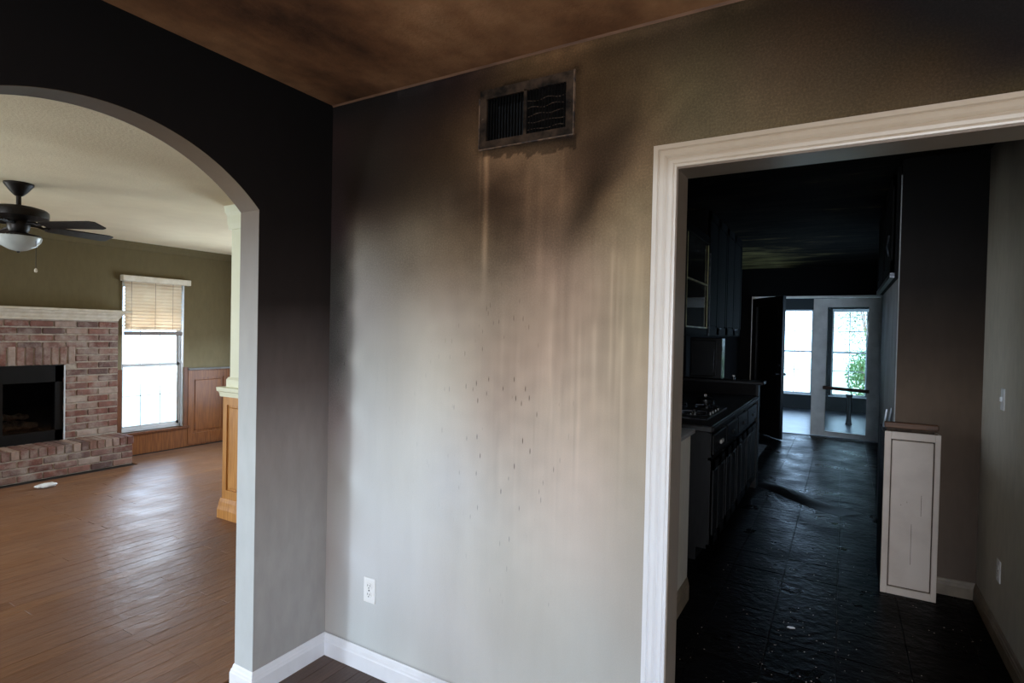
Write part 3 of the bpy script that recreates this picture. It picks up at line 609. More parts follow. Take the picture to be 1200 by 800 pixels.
# wainscot right of the window
ws = thing('wainscot', 'brown oak raised-panel wainscot right of the living room window', 'wainscot', (XF, 4.6, 0)); ws['kind'] = 'structure'
MB().box(XF+.001, XF+.012, WY1+.05, YN, .0, .98).build('backing_board', M_oak_d, ws)
MB().bbox(XF, XF+.045, WY1+.05, YN, .98, 1.005, .004).build('cap_rail', M_kalcove, ws)
for y0 in (4.20, 4.74):
    y1 = min(y0+.42, YN-.03)
    MB().box(XF+.012, XF+.024, y0-.06, y0, .02, .97).box(XF+.012, XF+.024, y1, y1+.06, .02, .97).box(XF+.012, XF+.024, y0, y1, .88, .97).box(XF+.012, XF+.024, y0, y1, .02, .16).build('stile_frame', M_oak_d, ws)
    MB().bbox(XF+.010, XF+.024, y0+.03, y1-.03, .19, .85, .010).build('panel', M_oak_d, ws)
MB().box(XF, XF+.018, 3.28, 4.16, 0, .235).build('apron_board', M_oak_d, ws)

# fireplace
XFACE, XH = -7.14, -6.80
fp = thing('fireplace', 'red brick fireplace with raised hearth and antiqued white mantel', 'fireplace', (XFACE, 2.25, 0))
FY0, FY1, OY0, OY1, OZ0, OZ1, FZ1 = 1.20, 3.285, 1.74, 2.765, .31, 1.10, 1.585
core = MB().box(XF+.002, XFACE-.012, FY0, OY0, 0, FZ1).box(XF+.002, XFACE-.012, OY1, FY1, 0, FZ1).box(XF+.002, XFACE-.012, OY0, OY1, OZ1, FZ1).box(XF+.002, XFACE-.012, OY0, OY1, 0, OZ0)
for i in (0,): pass
sur = core.build('brick_surround', M_mortar, fp)
def brick_mesh(w, h, d, name):
    o = MB().bbox(-d, 0, -w/2, w/2, -h/2, h/2, .006).build(name, M_brick); m = o.data; bpy.data.objects.remove(o)
    for v in m.vertices: v.co += Vector((random.uniform(-.0015, .0015), random.uniform(-.002, .002), random.uniform(-.0015, .0015)))
    return m
st_m = [brick_mesh(.194, .060, .03, 'brick_shape') for _ in range(3)]
ro_m = [brick_mesh(.060, .194, .03, 'brick_shape') for _ in range(2)]
def lay(y0, y1, zc_, off, host, xf):
    y = y1-off
    if off > .03: piece('brick', random.choice(st_m), host, (xf+random.uniform(-.002, .002), y1-(off-.01)/2, zc_), scale=(1, (off-.01)/.194, 1))
    while y > y0+.02:
        L = min(.194, y-y0)
        if L < .04: break
        piece('brick', random.choice(st_m), host, (xf+random.uniform(-.003, .002), y-L/2, zc_+random.uniform(-.001, .001)), scale=(1, L/.194, 1)); y -= L+.0115
zrow = OZ0+.043; k = 0
while zrow < FZ1-.02:
    off = .10*(k % 2)
    if zrow < OZ1-.01:
        lay(OY1, FY1, zrow, off, sur, XFACE); lay(FY0, OY0, zrow, .10*(k % 2), sur, XFACE)
    elif zrow < OZ1+.215:
        lay(OY1+.11, FY1, zrow, off, sur, XFACE); lay(FY0, OY0-.11, zrow, off, sur, XFACE)
    else: lay(FY0, FY1, zrow, off, sur, XFACE)
    zrow += .0742; k += 1
y = OY1+.07
while y > OY0-.1:
    piece('brick', random.choice(ro_m), sur, (XFACE+random.uniform(-.002, .003), y, OZ1+.107)); y -= .0725
# hearth
hb = MB().box(XFACE-.01, XH-.010, FY0-.1, 3.28, 0, .304); hearth = hb.build('hearth', M_mortar, fp)
for k, zc_ in enumerate((.037, .108, .179)):
    lay(FY0-.1, 3.285, zc_, .12*(k % 2), hearth, XH)
    o = None
    yb = XH-.02
    for j in range(2):
        L = .15; piece('brick', random.choice(st_m), hearth, (yb-L/2-j*.17, 3.29, zc_), rot=(0, 0, PI/2), scale=(1, L/.194, 1))
cap_o = MB().bbox(XFACE+.0, XH+.003, -.031, .031, .225, .310, .004).build('brick_shape', M_brick); capm = cap_o.data; bpy.data.objects.remove(cap_o)
y = 3.262
while y > FY0-.1:
    piece('brick', capm, hearth, (0, y, random.uniform(-.002, .002))); y -= .0725
# firebox
fb = MB().box(XFACE-.31, XFACE-.30, OY0, OY1, OZ0, OZ1).box(XFACE-.30, XFACE, OY0-.01, OY0, OZ0, OZ1).box(XFACE-.30, XFACE, OY1, OY1+.01, OZ0, OZ1).box(XFACE-.30, XFACE, OY0, OY1, OZ0-.01, OZ0).box(XFACE-.30, XFACE, OY0, OY1, OZ1, OZ1+.01)
fb.build('firebox', M_firebox, fp)
xf_ = XFACE-.02
ff = MB().box(xf_-.03, xf_+.005, OY0, OY0+.07, OZ0, OZ1).box(xf_-.03, xf_+.005, OY1-.07, OY1, OZ0, OZ1).box(xf_-.03, xf_+.005, OY0, OY1, OZ1-.17, OZ1).box(xf_-.03, xf_+.005, OY0, OY1, OZ0, OZ0+.11).box(xf_-.02, xf_, 2.24, 2.265, OZ0, OZ1)
dfm = ff.build('door_frame', M_iron, fp)
MB().box(xf_-.015, xf_-.011, OY0+.06, 2.25, OZ0+.10, OZ1-.16).build('glass_door', M_fglass, fp)
MB().box(xf_-.015, xf_-.011, 2.255, OY1-.06, OZ0+.10, OZ1-.16).build('glass_door', M_fglass, fp)
MB().box(XFACE-.008, XFACE+.004, OY1, OY1+.014, OZ0, OZ1).build('bright_edge_strip', M_vinyl, fp)
gr = MB()
for k in range(8): gr.tube([(XFACE-.045, 1.95+k*.09, .44), (XFACE-.285, 1.95+k*.09, .44)], .007, 6)
for xx in (-.07, -.26):
    gr.tube([(XFACE+xx, 1.92, .43), (XFACE+xx, 2.64, .43)], .007, 6)
    for yy in (1.95, 2.60): gr.tube([(XFACE+xx, yy, .43), (XFACE+xx, yy, OZ0+.001)], .007, 6)
gr.build('fire_grate', M_iron, fp)
# mantel shelf
mz = 1.585
mt = MB().sweep([(XF+.004, 3.262, mz), (XFACE+.012, 3.262, mz), (XFACE+.012, FY0-.02, mz), (XF+.004, FY0-.02, mz)], [(.002, 0), (.012, 0), (.014, .018), (.03, .04), (.035, .055), (.055, .075), (.062, .095), (.11, .098), (.11, .118), (-.05, .118), (-.05, 0)])
mo = mt.build('mantel_shelf', M_mantel, fp)
MB().box(XF+.003, XFACE+.1, FY0-.1, 3.372, mz+.117, mz+.121).build('mantel_top', M_mantel, mo)
den = MB(); y = FY0
while y < 3.2: den.box(XFACE+.02, XFACE+.04, y, y+.014, mz+.035, mz+.06); y += .028
de = den.build('dentil_course', M_mantel, mo)
# ceramic logs behind the glass
def log(loc, rz, L, r, label):
    t = MB(); pts = []; rr = []
    for i in range(9):
        u = -L/2+L*i/8; pts.append((u, .012*math.sin(i*1.7), .010*math.cos(i*2.1))); rr.append(r*(1+.12*math.sin(i*2.3)))
    rr[0] *= .85; rr[-1] *= .8
    o = t.tube(pts, rr, 11).build('fire_log', M_log, smooth=True); o.location = loc; o.rotation_euler = (0, 0, rz)
    tag(o, label, 'log'); return o
log((XFACE-.10, 2.32, .489), PI/2+.03, .50, .038, 'long grey-brown log lying at the front of the fireplace grate')
log((XFACE-.22, 2.29, .492), PI/2-.02, .44, .038, 'dark log at the back of the fireplace grate')
log((XFACE-.16, 2.36, .574), PI/2-.06, .30, .030, 'short log laid across on top of the others in the fireplace')

# pedestal and column at the end of the half wall
pc = thing('column', 'cream square column on an oak panelled pedestal behind the arch', 'column', (-4.14, 2.93, 0))
px0, px1, py0, py1 = -4.315, -3.965, 2.77, 3.12
MB().box(px0, px1, py0, py1, 0, 1.0).build('pedestal', M_oak, pc)
for (s0, s1) in ((px0, px0+.05), (px1-.05, px1)): MB().box(s0, s1, py0-.014, py0, .16, 1.0).build('stile', M_oak, pc)
MB().box(px0+.05, px1-.05, py0-.014, py0, .92, 1.0).build('rail', M_oak, pc); MB().box(px0+.05, px1-.05, py0-.014, py0, .16, .23).build('rail', M_oak, pc)
MB().bbox(px0+.07, px1-.07, py0-.010, py0+.002, .25, .90, .008).build('raised_panel', M_oak, pc)
for (a0, a1) in ((px0-.014, px0),): 
    MB().box(a0, a1, py0, py0+.05, .16, 1.0).build('stile', M_oak, pc); MB().box(a0, a1, py1-.05, py1, .16, 1.0).build('stile', M_oak, pc)
def ring(x0, x1, y0, y1, prof): return MB().sweep([(x0, y0, 0), (x0, y1, 0), (x1, y1, 0), (x1, y0, 0)], prof, close=True)
ring(px0-.014, px1, py0-.014, py1, [(0, 0), (.020, 0), (.020, .07), (.014, .10), (.010, .13), (.003, .16), (0, .16)]).build('base_moulding', M_oak, pc)
ring(px0-.014, px1, py0-.014, py1, [(-.03, .985), (.012, .985), (.014, 1.0), (.018, 1.02), (.030, 1.03), (.033, 1.06), (-.03, 1.06)]).build('pedestal_cap', M_cream, pc)
MB().box(px0+.0, px1-.03, py0+.0, py1-.03, 1.03, 1.062).build('cap_top', M_cream, pc)
cx0, cx1, cy0, cy1 = px0+.025, px1-.025, py0+.02, py1-.02
MB().bbox(cx0, cx1, cy0, cy1, 1.06, LC, .01).build('shaft', M_cream, pc)
ring(cx0, cx1, cy0, cy1, [(0, 0+1.06), (.016, 1.06), (.016, 1.12), (.006, 1.14), (0, 1.14)]).build('shaft_base', M_cream, pc)
ring(cx0, cx1, cy0, cy1, [(0, 2.33), (.012, 2.335), (.02, 2.38), (.022, 2.44), (.034, 2.47), (.04, LC), (0, LC)]).build('capital', M_cream, pc)

# scrap on the floor before the hearth
sc = MB(); pts = []; ctr = Vector((-6.43, 2.357, .0))
bm = bmesh.new(); bmesh.ops.create_icosphere(bm, subdivisions=3, radius=1)
for v in bm.verts:
    n = mnoise.noise(v.co*2.3)*.28
    v.co = Vector((v.co.x*.05, v.co.y*.085, max(-.9, v.co.z)*.022))*(1+n)
    if abs(v.co.x) < .02 and abs(v.co.y-.01) < .03 and v.co.z > .008: v.co.z -= .014
zmin = min(v.co.z for v in bm.verts)
bm.verts.index_update()
sc.add([v.co+ctr-Vector((0, 0, zmin)) for v in bm.verts], [[v.index for v in f.verts] for f in bm.faces]); bm.free()
o = sc.build('crumpled_scrap', M_plate, smooth=False); tag(o, 'small crumpled white scrap on the living room floor before the hearth', 'debris')

# ceiling fan
FX, FY = -4.997, 1.661
fan = thing('ceiling_fan', 'dark bronze five-blade ceiling fan with frosted bowl light', 'ceiling fan', (FX, FY, LC))
fc = (FX, FY, LC)
MB().lathe(fc, [(0.084, 0), (0.084, -.012), (0.070, -.03), (0.049, -.06), (0.026, -.085), (0.018, -.09)], 32).build('canopy', M_bronze, fan, smooth=True)
MB().lathe(fc, [(.0145, -.08), (.0145, -.165), (.03, -.17), (.034, -.19)], 20).build('downrod', M_bronze, fan, smooth=True)
MB().lathe(fc, [(0.042, -.155), (0.108, -.165), (0.154, -.178), (0.168, -.192), (0.170, -.215), (0.168, -.237), (0.141, -.243), (0.100, -.25), (0.071, -.26)], 40).build('motor_housing', M_bronze, fan, smooth=True)
MB().lathe(fc, [(0.058, -.255), (0.065, -.27), (0.062, -.32), (0.050, -.34), (0.083, -.352), (0.124, -.36), (0.129, -.372)], 32).build('switch_housing', M_bronze, fan, smooth=True)
MB().lathe(fc, [(0.126, -.366), (0.131, -.378), (0.124, -.405), (0.098, -.437), (0.050, -.464), (0.012, -.474)], 36).build('bowl_shade', M_frost, fan, smooth=True)
MB().lathe(fc, [(.006, -.472), (.011, -.476), (.009, -.482), (.004, -.486)], 14).build('finial', M_bronze, fan, smooth=True)
bl_m = ir_m = None
for k in range(5):
    ang = math.radians(26+72*k)
    if bl_m is None:
        b_ = MB(); outl = []
        for i in range(13):
            t = i/12; r = .18+.43*t; hw = .052+.014*t
            if i == 12: hw = .050
            if i == 0: hw = .040
            outl.append((r, hw))
        poly = outl+[(r, -hw) for r, hw in outl[::-1]]
        b_.prism(poly, 2, -.004, .004)
        o = b_.build('blade', M_blade, fan, local=True); bl_m = o.data; bpy.data.objects.remove(o)
        i_ = MB().tube([(.06, 0, .012), (.12, 0, .010), (.15, 0, -.002), (.19, 0, .008)], [.014, .012, .010, .012], 8)
        i_.prism([(.17, .03), (.25, .045), (.28, 0), (.25, -.045), (.17, -.03)], 2, .004, .010)
        o = i_.build('blade_iron', M_bronze, fan, local=True); ir_m = o.data; bpy.data.objects.remove(o)
    bo = bpy.data.objects.new('blade', bl_m); C.objects.link(bo); bo.parent = fan; bo.location = (0, 0, -.29)
    bo.rotation_euler = (math.radians(11), 0, ang)
    bo.rotation_euler = (Matrix.Rotation(ang, 3, 'Z') @ Matrix.Rotation(math.radians(-13), 3, 'X')).to_euler()
    io = bpy.data.objects.new('blade_iron', ir_m); C.objects.link(io); io.parent = bo
MB().tube([(FX+.108, FY+.062, LC-.362), (FX+.108, FY+.062, LC-.59)], .0022, 6).build('pull_chain', M_bronze, fan)
MB().lathe((FX+.108, FY+.062, LC-.62), [(.003, .03), (.009, .02), (.010, .008), (.005, 0)], 10).build('chain_pull', M_mantel, fan, smooth=True)

# ------------------------------------------------------------------ vent register and outlet on the vent wall
vt = thing('air_vent', 'charred metal air register high on the soot-streaked wall', 'vent', (-1.06, D, 2.385))
vx0, vx1, vz0, vz1 = -1.262, -.858, 2.270, 2.500
yf = D-.008
MB().box(-1.245, -.868, D-.001, D+.10, 2.285, 2.29).box(-1.245, -.868, D-.001, D+.10, 2.475, 2.48).box(-1.25, -1.24, D-.001, D+.10, 2.285, 2.48).box(-.873, -.863, D-.001, D+.10, 2.285, 2.48).box(-1.25, -.863, D+.095, D+.10, 2.285, 2.48).build('duct_boot', M_hole, vt)
b0 = .030
MB().box(vx0, vx0+b0, yf, D+.002, vz0, vz1).box(vx1-b0, vx1, yf, D+.002, vz0, vz1).box(vx0+b0, vx1-b0, yf, D+.002, vz1-b0-.006, vz1).box(vx0+b0, vx1-b0, yf, D+.002, vz0, vz0+b0).build('frame', M_vent, vt)
MB().box(vx0-.003, vx1+.003, yf-.003, D+.001, vz0-.004, vz0).box(vx1, vx1+.004, yf-.003, D+.001, vz0, vz1).box(vx0-.004, vx0, yf-.003, D+.001, vz0, vz1-.03).build('rim', M_ventrim, vt)
MB().box(-1.064, -1.052, yf, D+.004, vz0+b0, vz1-b0).build('centre_bar', M_vent, vt)
M_louvre = simple('scorched_louvre', lin(70, 57, 46), lin(34, 28, 23), .8, 60, spec=.05)
M_fin = simple('burnt_louvre_metal', lin(20, 17, 15), lin(9, 8, 7), .9, 30, spec=.04)
fin = MB().box(-.0013, .0013, -.011, .011, vz0+b0-2.385, vz1-b0-2.385-.004).build('fin', M_fin, vt, local=True); fm_ = fin.data; bpy.data.objects.remove(fin)
nf = 0
for (x0, x1) in ((-1.228, -1.068), (-1.048, -.894)):
    for k in range(13):
        xx = x0+(x1-x0)*k/12
        piece('fin', fm_, vt, (xx, D+.006, 2.385), rot=(0, 0, .35 if x0 < -1.1 else -.35)); nf += 1
for k in range(5):
    zz = 2.315+k*.027; pts = [(-1.05+.155*i/9, D-.001+.003*math.sin(i*1.3+k), zz+.0035*math.sin(i*1.1+k*2.2)) for i in range(10)]
    MB().tube(pts, .0018, 5).build('bent_louvre', M_louvre, vt)
for xx in (vx0+.014, vx1-.014): MB().lathe((0, 0, 0), [(.006, 0), (.004, .003)], 10).build('screw', M_ventrim, vt, local=True).location = (xx+1.06, yf-D, 0)

def outlet(name, label, cat, loc, rz, w=.070, h=.114, switch=False):
    t = thing(name, label, cat, loc)
    MB().bbox(-w/2, w/2, -.006, 0, -h/2, h/2, .003).build('cover_plate', M_plate, t, local=True)
    if switch:
        MB().bbox(-.005, .005, -.016, -.005, -.012, .012, .002).build('toggle', M_plate, t, local=True)
    else:
        for s in (-1, 1):
            r = MB()
            poly = [(.0165*math.cos(a_), max(-.0135, min(.0135, .0165*math.sin(a_)))+s*.0195) for a_ in [2*PI*i/20 for i in range(20)]]
            r.prism(poly, 1, -.0085, -.005); ro = r.build('socket', M_plate, t, local=True)
            MB().box(-.0075, -.005, -.009, -.0082, s*.0195-.001, s*.0195+.008).box(.005, .0075, -.009, -.0082, s*.0195-.001, s*.0195+.007).box(-.0025, .0025, -.009, -.0082, s*.0195-.010, s*.0195-.005).build('slots', M_slot, ro, local=True)
        MB().box(-.003, .003, -.0075, -.0055, -.003, .003).build('screw', M_slot, t, local=True)
    t.rotation_euler = (0, 0, rz); return t
outlet('power_outlet', 'white duplex outlet low on the pale soot-streaked wall', 'outlet', (-1.815, D, .373), 0)

# ------------------------------------------------------------------ kitchen shell
KC, KR = 2.70, .73
YP = 4.335; XP = .30
struct(MB().box(-1.55, KR+.1, 1.93, 10.3, -.10, -.008), 'floor.002', M_grout, 'soot-black square tile floor of the kitchen', 'floor')
kf = bpy.data.objects['floor.002']
to = MB().bbox(-.1505, .1505, -.1505, .1505, -.010, 0, .0012).build('tile_shape', M_ktile); tm = to.data; bpy.data.objects.remove(to)
random.seed(11)
xg0 = -.598-.305*3
for i in range(8):
    x0 = xg0+.305*i; x1 = x0+.305
    if x0 > KR: break
    a0, a1 = x0+.0012, min(x1-.0012, KR)
    for j in range(27):
        y0 = 1.96+.305*j; y1 = y0+.305
        if x1 < -.9 and y1 < 9.0 and y0 > 3.3: continue
        if x0 > XP+.02 and y0 > YP: continue
        piece('tile', tm, kf, ((a0+a1)/2, (y0+y1)/2, random.uniform(-.0012, 0)), rot=(random.uniform(-.0015, .0015), random.uniform(-.0015, .0015), 0), scale=((a1-a0)/.301, 1.004, 1))
struct(MB().box(-1.6, KR+.1, D+.12, 14.3, KC, KC+.1), 'ceiling.002', M_kceil, 'fire-blackened kitchen ceiling with a yellowed patch', 'ceiling')
struct(MB().box(-1.62, -1.50, 4.0, 10.2, 0, KC).box(-1.62, -1.50, D+.12, 4.0, 2.3, KC).box(-1.62, -1.50, D+.12, 4.0, 0, .98), 'wall_kitchen_left', M_black, 'soot-black kitchen wall behind the cabinets', 'wall')
struct(MB().box(KR, KR+.1, D+.12, YP, 0, KC), 'wall_kitchen_right', M_kright, 'grey kitchen wall at right with switch and outlet', 'wall')
struct(MB().box(XP, KR+.1, YP, 6.05, 0, KC), 'wall_pantry', M_pantry, 'brown pantry wall blackened towards the ceiling', 'wall')
struct(MB().box(XP-.0035, XP-.0005, YP+.004, 6.04, .0, 1.95), 'trim_5', M_kalcove, 'grey side panel of the alcove beyond the pantry wall', 'trim')
struct(MB().box(XP-.0055, XP+.001, YP-.002, YP+.004, .0, 2.6), 'trim_6', M_kalcove, 'pale corner bead on the pantry wall edge', 'trim')
struct(MB().box(KR-.001, KR+.1, 6.05, 7.4, 0, KC).box(KR-.001, KR+.1, 8.6, 10.2, 0, KC).box(KR-.001, KR+.1, 7.4, 8.6, 0, .9).box(KR-.001, KR+.1, 7.4, 8.6, 2.0, KC), 'wall_kitchen_end', M_black, 'dark kitchen wall beyond the pantry', 'wall')  # hidden opening added for the kitchen side lamp
struct(MB().sweep([(KR, D+.12, 0), (KR, YP, 0), (XP+.23, YP, 0)], [(p, q) for p, q in BP]), 'baseboard_kitchen', M_beigebase, 'beige baseboard turning the kitchen corner', 'baseboard')
YD = 10.2
struct(MB().box(-1.62, -1.33, YD, YD+.12, 0, KC).box(.50, KR+.1, YD, YD+.12, 0, KC).box(-1.33, .50, YD, YD+.12, 2.235, KC), 'wall_kitchen_far', M_black, 'blackened wall over the french doors', 'wall')
struct(MB().box(-1.33, -1.30, YD-.01, YD+.12, 0, 2.235).box(.475, .50, YD-.01, YD+.12, 0, 2.235).box(-1.33, .50, YD-.012, YD+.12, 2.205, 2.235), 'trim_7', M_wfrench, 'grey frame of the french doors', 'trim')
# half wall left of the doorway
hw = struct(MB().box(-1.50, -.757, 3.27, 3.39, 0, .98).box(-.86, -.757, D+.12, 3.27, 0, .98), 'wall_half', M_kright, 'low grey half wall just inside the kitchen doorway', 'wall')
MB().bbox(-.90, -.735, D+.12, 3.41, .98, 1.005, .004).build('half_wall_cap', M_kalcove, hw)
MB().sweep([(-.757, D+.12, 0), (-.757, 3.39, 0)], [(-p*.9, q*1.3) for p, q in BP]).build('half_wall_baseboard', M_beigebase, hw)

outlet('light_switch', 'white light switch on the grey right-hand kitchen wall', 'switch', (KR, 3.827, 1.256), -PI/2, switch=True)
outlet('power_outlet', 'pale outlet low on the right-hand kitchen wall', 'outlet', (KR, 3.79, .37), -PI/2)

# ------------------------------------------------------------------ kitchen cabinets
XCF = -.775
edges_y = [4.02, 4.54, 5.07, 5.62, 6.28]
words = ['nearest of the row, with a pale drawer pull', 'second of the row from the doorway', 'third of the row from the doorway', 'last of the row before the bar wall']
for i in range(4):
    y0, y1 = edges_y[i]+.002, edges_y[i+1]-.002
    t = thing('base_cabinet', 'charred base cabinet under the cooktop counter, '+words[i], 'cabinet', (XCF, (y0+y1)/2, 0), 'charred base cabinets')
    MB().box(-1.40, XCF-.002, y0, y1, .09, .905).box(-1.40, XCF-.07, y0, y1, 0, .09).build('carcass', M_kcab, t)
    MB().box(XCF-.002, XCF+.016, y0, y0+.03, .09, .905).box(XCF-.002, XCF+.016, y1-.03, y1, .09, .905).box(XCF-.002, XCF+.016, y0, y1, .885, .905).box(XCF-.002, XCF+.016, y0, y1, .70, .72).box(XCF-.002, XCF+.016, y0, y1, .09, .12).build('face_frame', M_kcab, t)
    d = MB().bbox(XCF+.016, XCF+.034, y0+.02, y1-.02, .735, .875, .006).build('drawer', M_kcab, t)
    ym_ = (y0+y1)/2
    MB().bbox(XCF+.033, XCF+.05, ym_-.045, ym_+.045, .785, .815, .006).build('drawer_pull', M_kwhite if i == 0 else M_kcab, d)
    n = 2 if i < 3 else 2
    for k in range(n):
        a0 = y0+.02+(y1-y0-.04)*k/n+.004; a1 = y0+.02+(y1-y0-.04)*(k+1)/n-.004
        dr = MB().box(XCF+.016, XCF+.034, a0, a0+.05, .11, .69).box(XCF+.016, XCF+.034, a1-.05, a1, .11, .69).box(XCF+.016, XCF+.034, a0, a1, .63, .69).box(XCF+.016, XCF+.034, a0, a1, .11, .18).box(XCF+.016, XCF+.024, a0, a1, .11, .69).build('door', M_kcab, t)
        MB().bbox(XCF+.022, XCF+.032, a0+.06, a1-.06, .19, .62, .008).build('raised_panel', M_kcab, dr)
ct = thing('countertop', 'sooty black kitchen counter with a moulded front edge', 'countertop', (-1.08, 5.15, .905))
MB().bbox(-1.44, -.735, 3.93, 6.279, .905, .95, .008).build('slab', M_kcounter, ct)
MB().bbox(-.742, -.722, 3.93, 6.279, .915, .945, .005).build('edge_moulding', M_kcab, ct)
# cooktop
ck = thing('cooktop', 'scorched gas cooktop with loose grates set on the black counter', 'cooktop', (-1.06, 4.55, .95))
MB().bbox(-1.33, -.82, 4.18, 4.98, .95, .962, .004).build('cook_plate', M_steel, ck)
for (bx, by) in ((-1.2, 4.36), (-.95, 4.36), (-1.2, 4.8), (-.95, 4.8)):
    MB().lathe((bx, by, .962), [(.05, 0), (.048, .012), (.03, .014), (.028, .022), (.004, .024)], 18).build('burner', M_kblack, ck, smooth=True)
    g = MB()
    for k in range(4):
        a_ = k*PI/2+.3; g.tube([(bx+.09*math.cos(a_), by+.09*math.sin(a_), .964), (bx+.085*math.cos(a_), by+.085*math.sin(a_), .99), (bx+.02*math.cos(a_), by+.02*math.sin(a_), .99)], .005, 6)
    g.tube([(bx+.09*math.cos(2*PI*k/16), by+.09*math.sin(2*PI*k/16), .968) for k in range(17)], .005, 6, cap=False)
    g.build('grate', M_steel, ck)
for k in range(4): MB().lathe((-.845, 4.42+k*.1, .962), [(.018, 0), (.016, .02), (.003, .022)], 14).build('knob', M_kblack, ck, smooth=True)
# small pot
pot = thing('saucepan', 'small dark saucepan with a bright lid knob on the cooktop', 'pan', (-1.02, 5.10, .95))
MB().lathe((-1.02, 5.10, .95), [(.07, 0), (.075, .004), (.075, .055), (.079, .058), (.06, .072), (.012, .080)], 26).build('body', M_kblack, pot, smooth=True)
MB().lathe((-1.02, 5.10, 1.03), [(.008, 0), (.014, .008), (.012, .018), (.004, .022)], 14).build('lid_knob', M_kwhite, pot, smooth=True)
# raised bar wall at the end of the counter
bw = struct(MB().box(-1.50, -.757, 6.29, 6.41, 0, 1.065), 'wall_bar', M_black, 'dark raised bar wall at the end of the kitchen counter', 'wall')
MB().bbox(-1.50, -.68, 6.25, 6.46, 1.065, 1.10, .006).build('bar_cap', M_kcab, bw)
MB().box(-.757, -.735, 6.285, 6.42, 0, 1.065).build('end_post', M_kcab, bw)
# appliance on the bar
ap = thing('microwave', 'burnt black box-shaped microwave on the raised bar', 'microwave', (-1.25, 6.35, 1.10))
MB().bbox(-1.43, -1.10, 6.27, 6.45, 1.102, 1.54, .008).build('body', M_kblack, ap)
MB().bbox(-1.42, -1.16, 6.258, 6.272, 1.13, 1.51, .006).build('front_door', M_kblack, ap)
MB().bbox(-1.106, -1.100, 6.262, 6.27, 1.115, 1.40, .002).build('edge_strip', M_steel, ap)
MB().tube([(-1.175, 6.25, 1.18), (-1.175, 6.238, 1.2), (-1.175, 6.238, 1.4), (-1.175, 6.25, 1.42)], .006, 8).build('handle', M_steel, ap)
j = thing('spice_jar', 'tiny pale-lidded jar on the raised bar beside the microwave', 'jar', (-.99, 6.36, 1.10))
MB().lathe((-.99, 6.36, 1.10), [(.018, 0), (.018, .03), (.014, .034)], 14).build('body', M_kblack, j, smooth=True)
MB().lathe((-.99, 6.36, 1.134), [(.014, 0), (.014, .012), (.010, .014)], 14).build('lid', M_plate, j, smooth=True)
# wall cabinets
XU = -1.07
ue = [4.38, 5.28, 6.2, 7.15]
lab = ['blackened wall cabinet with a glazed door nearest the doorway', 'blackened wall cabinet with split panel doors over the cooktop', 'blackened wall cabinet farthest from the doorway, beyond the bar']
for i in range(3):
    y0, y1 = ue[i]+.002, ue[i+1]-.002; zt_ = KC-.005 if i else 2.45
    t = thing('wall_cabinet', lab[i], 'cabinet', (XU-.2, (y0+y1)/2, 1.56), 'blackened wall cabinets')
    if i == 0:
        MB().box(-1.499, XU, y0, y0+.02, 1.56, zt_).box(-1.499, XU, y1-.02, y1, 1.56, zt_).box(-1.499, XU, y0, y1, 1.56, 1.58).box(-1.499, XU, y0, y1, zt_-.02, zt_).box(-1.499, -1.48, y0, y1, 1.56, zt_).build('carcass', M_kcab2, t)
        MB().box(-1.48, XU-.03, y0+.02, y1-.02, 1.99, 2.005).build('shelf', M_kcab2, t)
    else: MB().box(-1.499, XU, y0, y1, 1.56, zt_).build('carcass', M_kcab2, t)
    nd = 1 if i == 0 else 2
    for k in range(nd):
        a0 = y0+.01+(y1-y0-.02)*k/nd+.003; a1 = y0+.01+(y1-y0-.02)*(k+1)/nd-.003
        if i == 0:
            dr = MB().box(XU, XU+.02, a0, a0+.05, 1.57, zt_-.01).box(XU, XU+.02, a1-.05, a1, 1.57, zt_-.01).box(XU, XU+.02, a0, a1, 1.57, 1.63).box(XU, XU+.02, a0, a1, zt_-.07, zt_-.01).build('glazed_door', M_kcab2, t)
            MB().box(XU+.016, XU+.023, a0+.046, a0+.056, 1.625, 2.36).box(XU+.016, XU+.023, a1-.056, a1-.046, 1.625, 2.36).box(XU+.016, XU+.023, a0+.05, a1-.05, 1.622, 1.634).box(XU+.016, XU+.023, a0+.05, a1-.05, 2.0, 2.012).build('glazing_bead', M_brass, dr)
            MB().box(XU+.006, XU+.010, a0+.05, a1-.05, 1.63, zt_-.07).build('pane', M_kglass, dr)
        else:
            dr = MB().box(XU, XU+.02, a0, a0+.06, 1.57, zt_-.01).box(XU, XU+.02, a1-.06, a1, 1.57, zt_-.01).box(XU, XU+.02, a0, a1, 1.57, 1.64).box(XU, XU+.02, a0, a1, zt_-.09, zt_-.01).box(XU, XU+.01, a0, a1, 1.57, zt_-.01).build('door', M_kcab2, t)
            MB().bbox(XU+.008, XU+.018, a0+.07, a1-.07, 1.65, zt_-.1, .008).build('raised_panel', M_kcab2, dr)
        MB().lathe((XU+.034, a1-.03 if k == 0 else a0+.03, 1.62), [(.004, 0), (.011, .006), (.011, .014), (.004, .02)], 10).build('knob', M_steel, dr, smooth=True)
    if i == 1: MB().box(XU+.018, XU+.028, y0+.0, y0+.012, 1.56, 2.3).build('bright_edge', M_steel, t)

